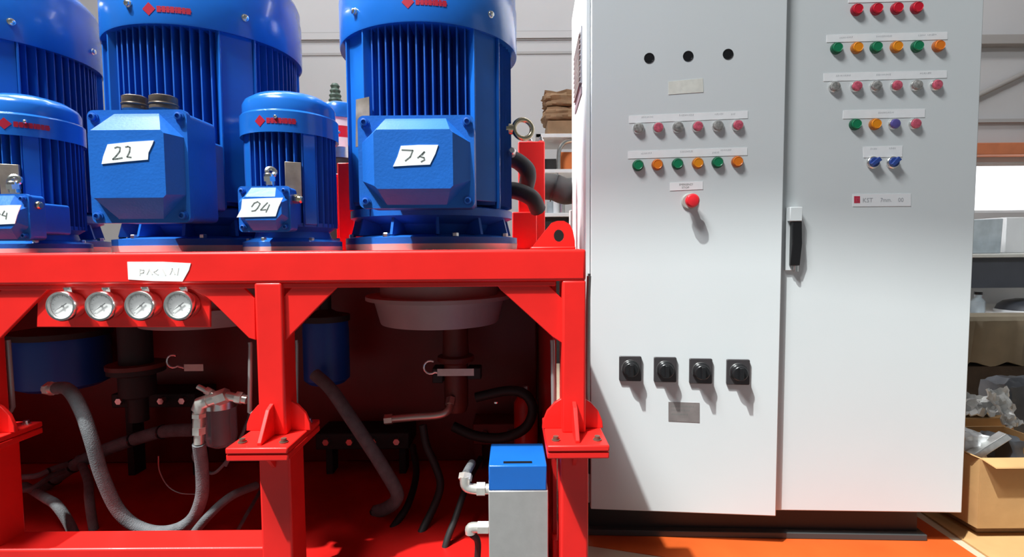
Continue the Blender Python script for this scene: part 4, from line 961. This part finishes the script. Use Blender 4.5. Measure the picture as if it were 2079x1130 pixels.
# olive tarp crate
yk = 2.60; a, b = P(1900, 742, yk), P(2300, 641, yk)
tc = thing('tarped_crate', 'large olive grey covered crate under the workbench shelf', 'crate', ((a.x+b.x)/2, yk, 0)); hw_ = (b.x-a.x)/2
tb = MB(); n = 40; vs = []
for k in range(n+1):
    x = -hw_+2*hw_*k/n; w1 = 0.006*math.sin(k*1.7)+0.004*math.sin(k*4.1); vs += [(x, 0.02+w1, a.z+0.012*math.sin(k*.9)), (x, w1*.6, b.z-0.02), (x, 0.012, b.z), (x, 0.165, b.z), (x, 0.165, a.z)]
fs = [(k*5+i, (k+1)*5+i, (k+1)*5+(i+1) % 5, k*5+(i+1) % 5) for k in range(n) for i in range(5)]+[(0, 1, 2, 3, 4), tuple(n*5+i for i in range(5))]
tb.add(vs, fs); tb.build('cover', OLIVE, tc)
MB().box(-hw_+0.02, hw_-0.02, 0.035, 0.16, 0, a.z-0.012).build('opening_shade', mat('opening_shade_dark', (0.05, 0.035, 0.025), 0.8, var=0.3, bump=0.3), tc, bevel=0.003)  # dark filler painting the shaded opening below the cover
# crumpled plastic + cardboard
sheet = MB().poly([(1.44, 1.45, 0.0005), (2.6, 1.42, 0.0005), (2.7, 2.35, 0.0005), (1.47, 2.3, 0.0005)], (0, 0, 0.006)).build('cardboard_sheet', CARD)
tag(sheet, 'flattened cardboard sheet on the floor under the cardboard boxes', 'cardboard')
YC = 2.02
o = bx('cardboard_box', 'closed plain cardboard box behind the open one, plastic bags on it', 'box', 1925, 2060, 848, 1000, YC, 0.22, CARD, 'cardboard boxes right of the cabinet', zb=0.0068)
def crumple(name, label, cat, corners, m, seed, amp=0.012, th=0.004, n=14):
    """crumpled film sheet between four corner points"""
    rnd = random.Random(seed); a, b, c, d = [Vector(p) for p in corners]; nr = (b-a).cross(d-a).normalized(); top = []
    ph = [rnd.uniform(0, 6) for _ in range(6)]
    for i in range(n+1):
        for j in range(n+1):
            u, v = i/n, j/n; p = (a*(1-u)+b*u)*(1-v)+(d*(1-u)+c*u)*v
            k = math.sin(9*u+ph[0]+4*v)+math.sin(13*v+ph[1]-6*u)+0.8*math.sin(23*u+ph[2])*math.sin(19*v+ph[3])+rnd.uniform(-.6, .6)
            e = Vector((rnd.uniform(-1, 1), 0, rnd.uniform(-1, 1)))*amp*0.35
            top.append(p+nr*amp*k*0.5+e)
    N = (n+1)**2; vs = top+[p-nr*th for p in top]; fs = []
    for i in range(n):
        for j in range(n):
            q = i*(n+1)+j; fs += [(q, q+1, q+n+2, q+n+1), (N+q, N+q+n+1, N+q+n+2, N+q+1)]
    for i in range(n):
        for q, w in ((i, i+1), (n*(n+1)+i, n*(n+1)+i+1), (i*(n+1), (i+1)*(n+1)), (i*(n+1)+n, (i+1)*(n+1)+n)): fs.append((q, w, N+w, N+q))
    mb = MB(); mb.add(vs, fs); o = mb.move(a).build(name, m, None, a, smooth=26); return tag(o, label, cat)
crumple('plastic_bag', 'crumpled clear plastic bag lying flat on the closed cardboard box, left', 'bag', [P(1930, 842, YC+0.01), P(2046, 846, YC+0.01), P(2020, 806, YC+0.16), P(1935, 796, YC+0.16)], PLASTIC, 11, 0.022, 0.006)
crumple('plastic_bag', 'shiny silvery plastic bag folded over the front edge of the closed cardboard box', 'bag', [P(1996, 792, YC+0.04), P(2040, 788, YC+0.04), P(2072, 862, YC-0.05), P(2046, 872, YC-0.05)], PLASTIC, 12, 0.014, 0.008)
blob('plastic_bag', 'dark grey film bag standing at the right picture edge', 'bag', 2044, 2150, 776, 1000, YC+0.05, 0.16, DARKBAG, 13, amp=0.10)
YO = 1.62
ob = thing('open_cardboard_box', 'open cardboard box full of wrapped parts right of the cabinet', 'box', (P(2060, 1000, YO).x, YO, 0), 'cardboard boxes right of the cabinet'); oo = Vector(ob.location)
xk = P(1990, 1000, YO).x; xa = xk-0.018; xb = xk+0.36; ztp = P(2000, 932, YO).z; zbt = P(2000, 1072, YO).z
MB().poly([(xa, YO+0.2995, zbt), (xk, YO+0.0003, zbt), (xk, YO+0.0003, ztp), (xa, YO+0.2995, ztp)], (-0.005, 0.0, 0)).move(oo).build('box_side', CARD, ob)
MB().box(xb-0.005, xb, YO+0.006, YO+0.30, zbt, ztp).move(oo).build('box_side', CARD, ob)
MB().box(xk, xb, YO, YO+0.006, zbt, ztp).move(oo).build('box_front', CARD, ob)
MB().box(xa, xb, YO+0.30, YO+0.306, zbt, ztp).move(oo).build('box_back', CARD, ob)
MB().box(xk+0.002, xb-0.006, YO+0.007, YO+0.298, zbt, zbt+0.006).move(oo).build('box_bottom', CARD, ob)
MB().poly([(xk, YO, ztp), (xb, YO, ztp), (xb, YO-0.038, ztp-0.014), (xk+0.012, YO-0.038, ztp-0.014)], (0, 0.003, 0.004)).move(oo).build('box_flap', CARD, ob)
MB().poly([(xa, YO+0.30, ztp), (xk, YO, ztp), (xk-0.024, YO+0.012, ztp+0.010), (xa-0.020, YO+0.26, ztp+0.012)], (0, 0.003, 0.004)).move(oo).build('box_flap', CARD, ob)
blob('wrapped_part', 'white film wrapped part inside the open cardboard box, against its left side', 'part', 1958, 2012, 884, 950, 1.74, 0.10, mat('white_film', (0.85, 0.86, 0.88), 0.2, bump=0.6, bscale=12, coat=0.5), 21, amp=0.14)
a = P(1972, 928, 1.70)
tag(MB().poly([P(1972, 926, 1.70), P(1992, 931, 1.70), P(2056, 890, 1.74), P(2044, 880, 1.74)], (0, 0.03, 0)).move(a).build('aluminium_profile', ZINC, None, a, bevel=0.002), 'bright aluminium profile lying slanted in the open cardboard box', 'profile')
blob('wrapped_part', 'dark blue wrapped part inside the open cardboard box, right', 'part', 2018, 2085, 893, 960, 1.76, 0.10, DARKBAG, 22, amp=0.1)
o = MB().box(-(xb-xk)/2+0.02, (xb-xk)/2, 0, 0.25, 0, zbt-0.0075).build('cardboard_box', CARDD, None, ((xa+xb)/2+0.01, YO+0.03, 0.0068), bevel=0.004)
tag(o, 'low brown carton in shadow under the open cardboard box', 'box', 'cardboard boxes right of the cabinet')
# red accumulator in the right bay
c = P(1068, 900, 1.80)
t = thing('accumulator', 'red cylindrical accumulator behind the black looped hose', 'accumulator', (c.x, 1.80, 0.116))
zq = P(1068, 800, 1.80).z-0.116
MB().lathe([(0.035, 0), (0.042, 0.02), (0.042, zq-0.03), (0.030, zq-0.008), (0.014, zq)], 32).build('cylinder', REDR, t)
MB().lathe([(0.012, zq-0.002), (0.012, zq+0.03)], 6).build('valve_nut', ZINC, t)
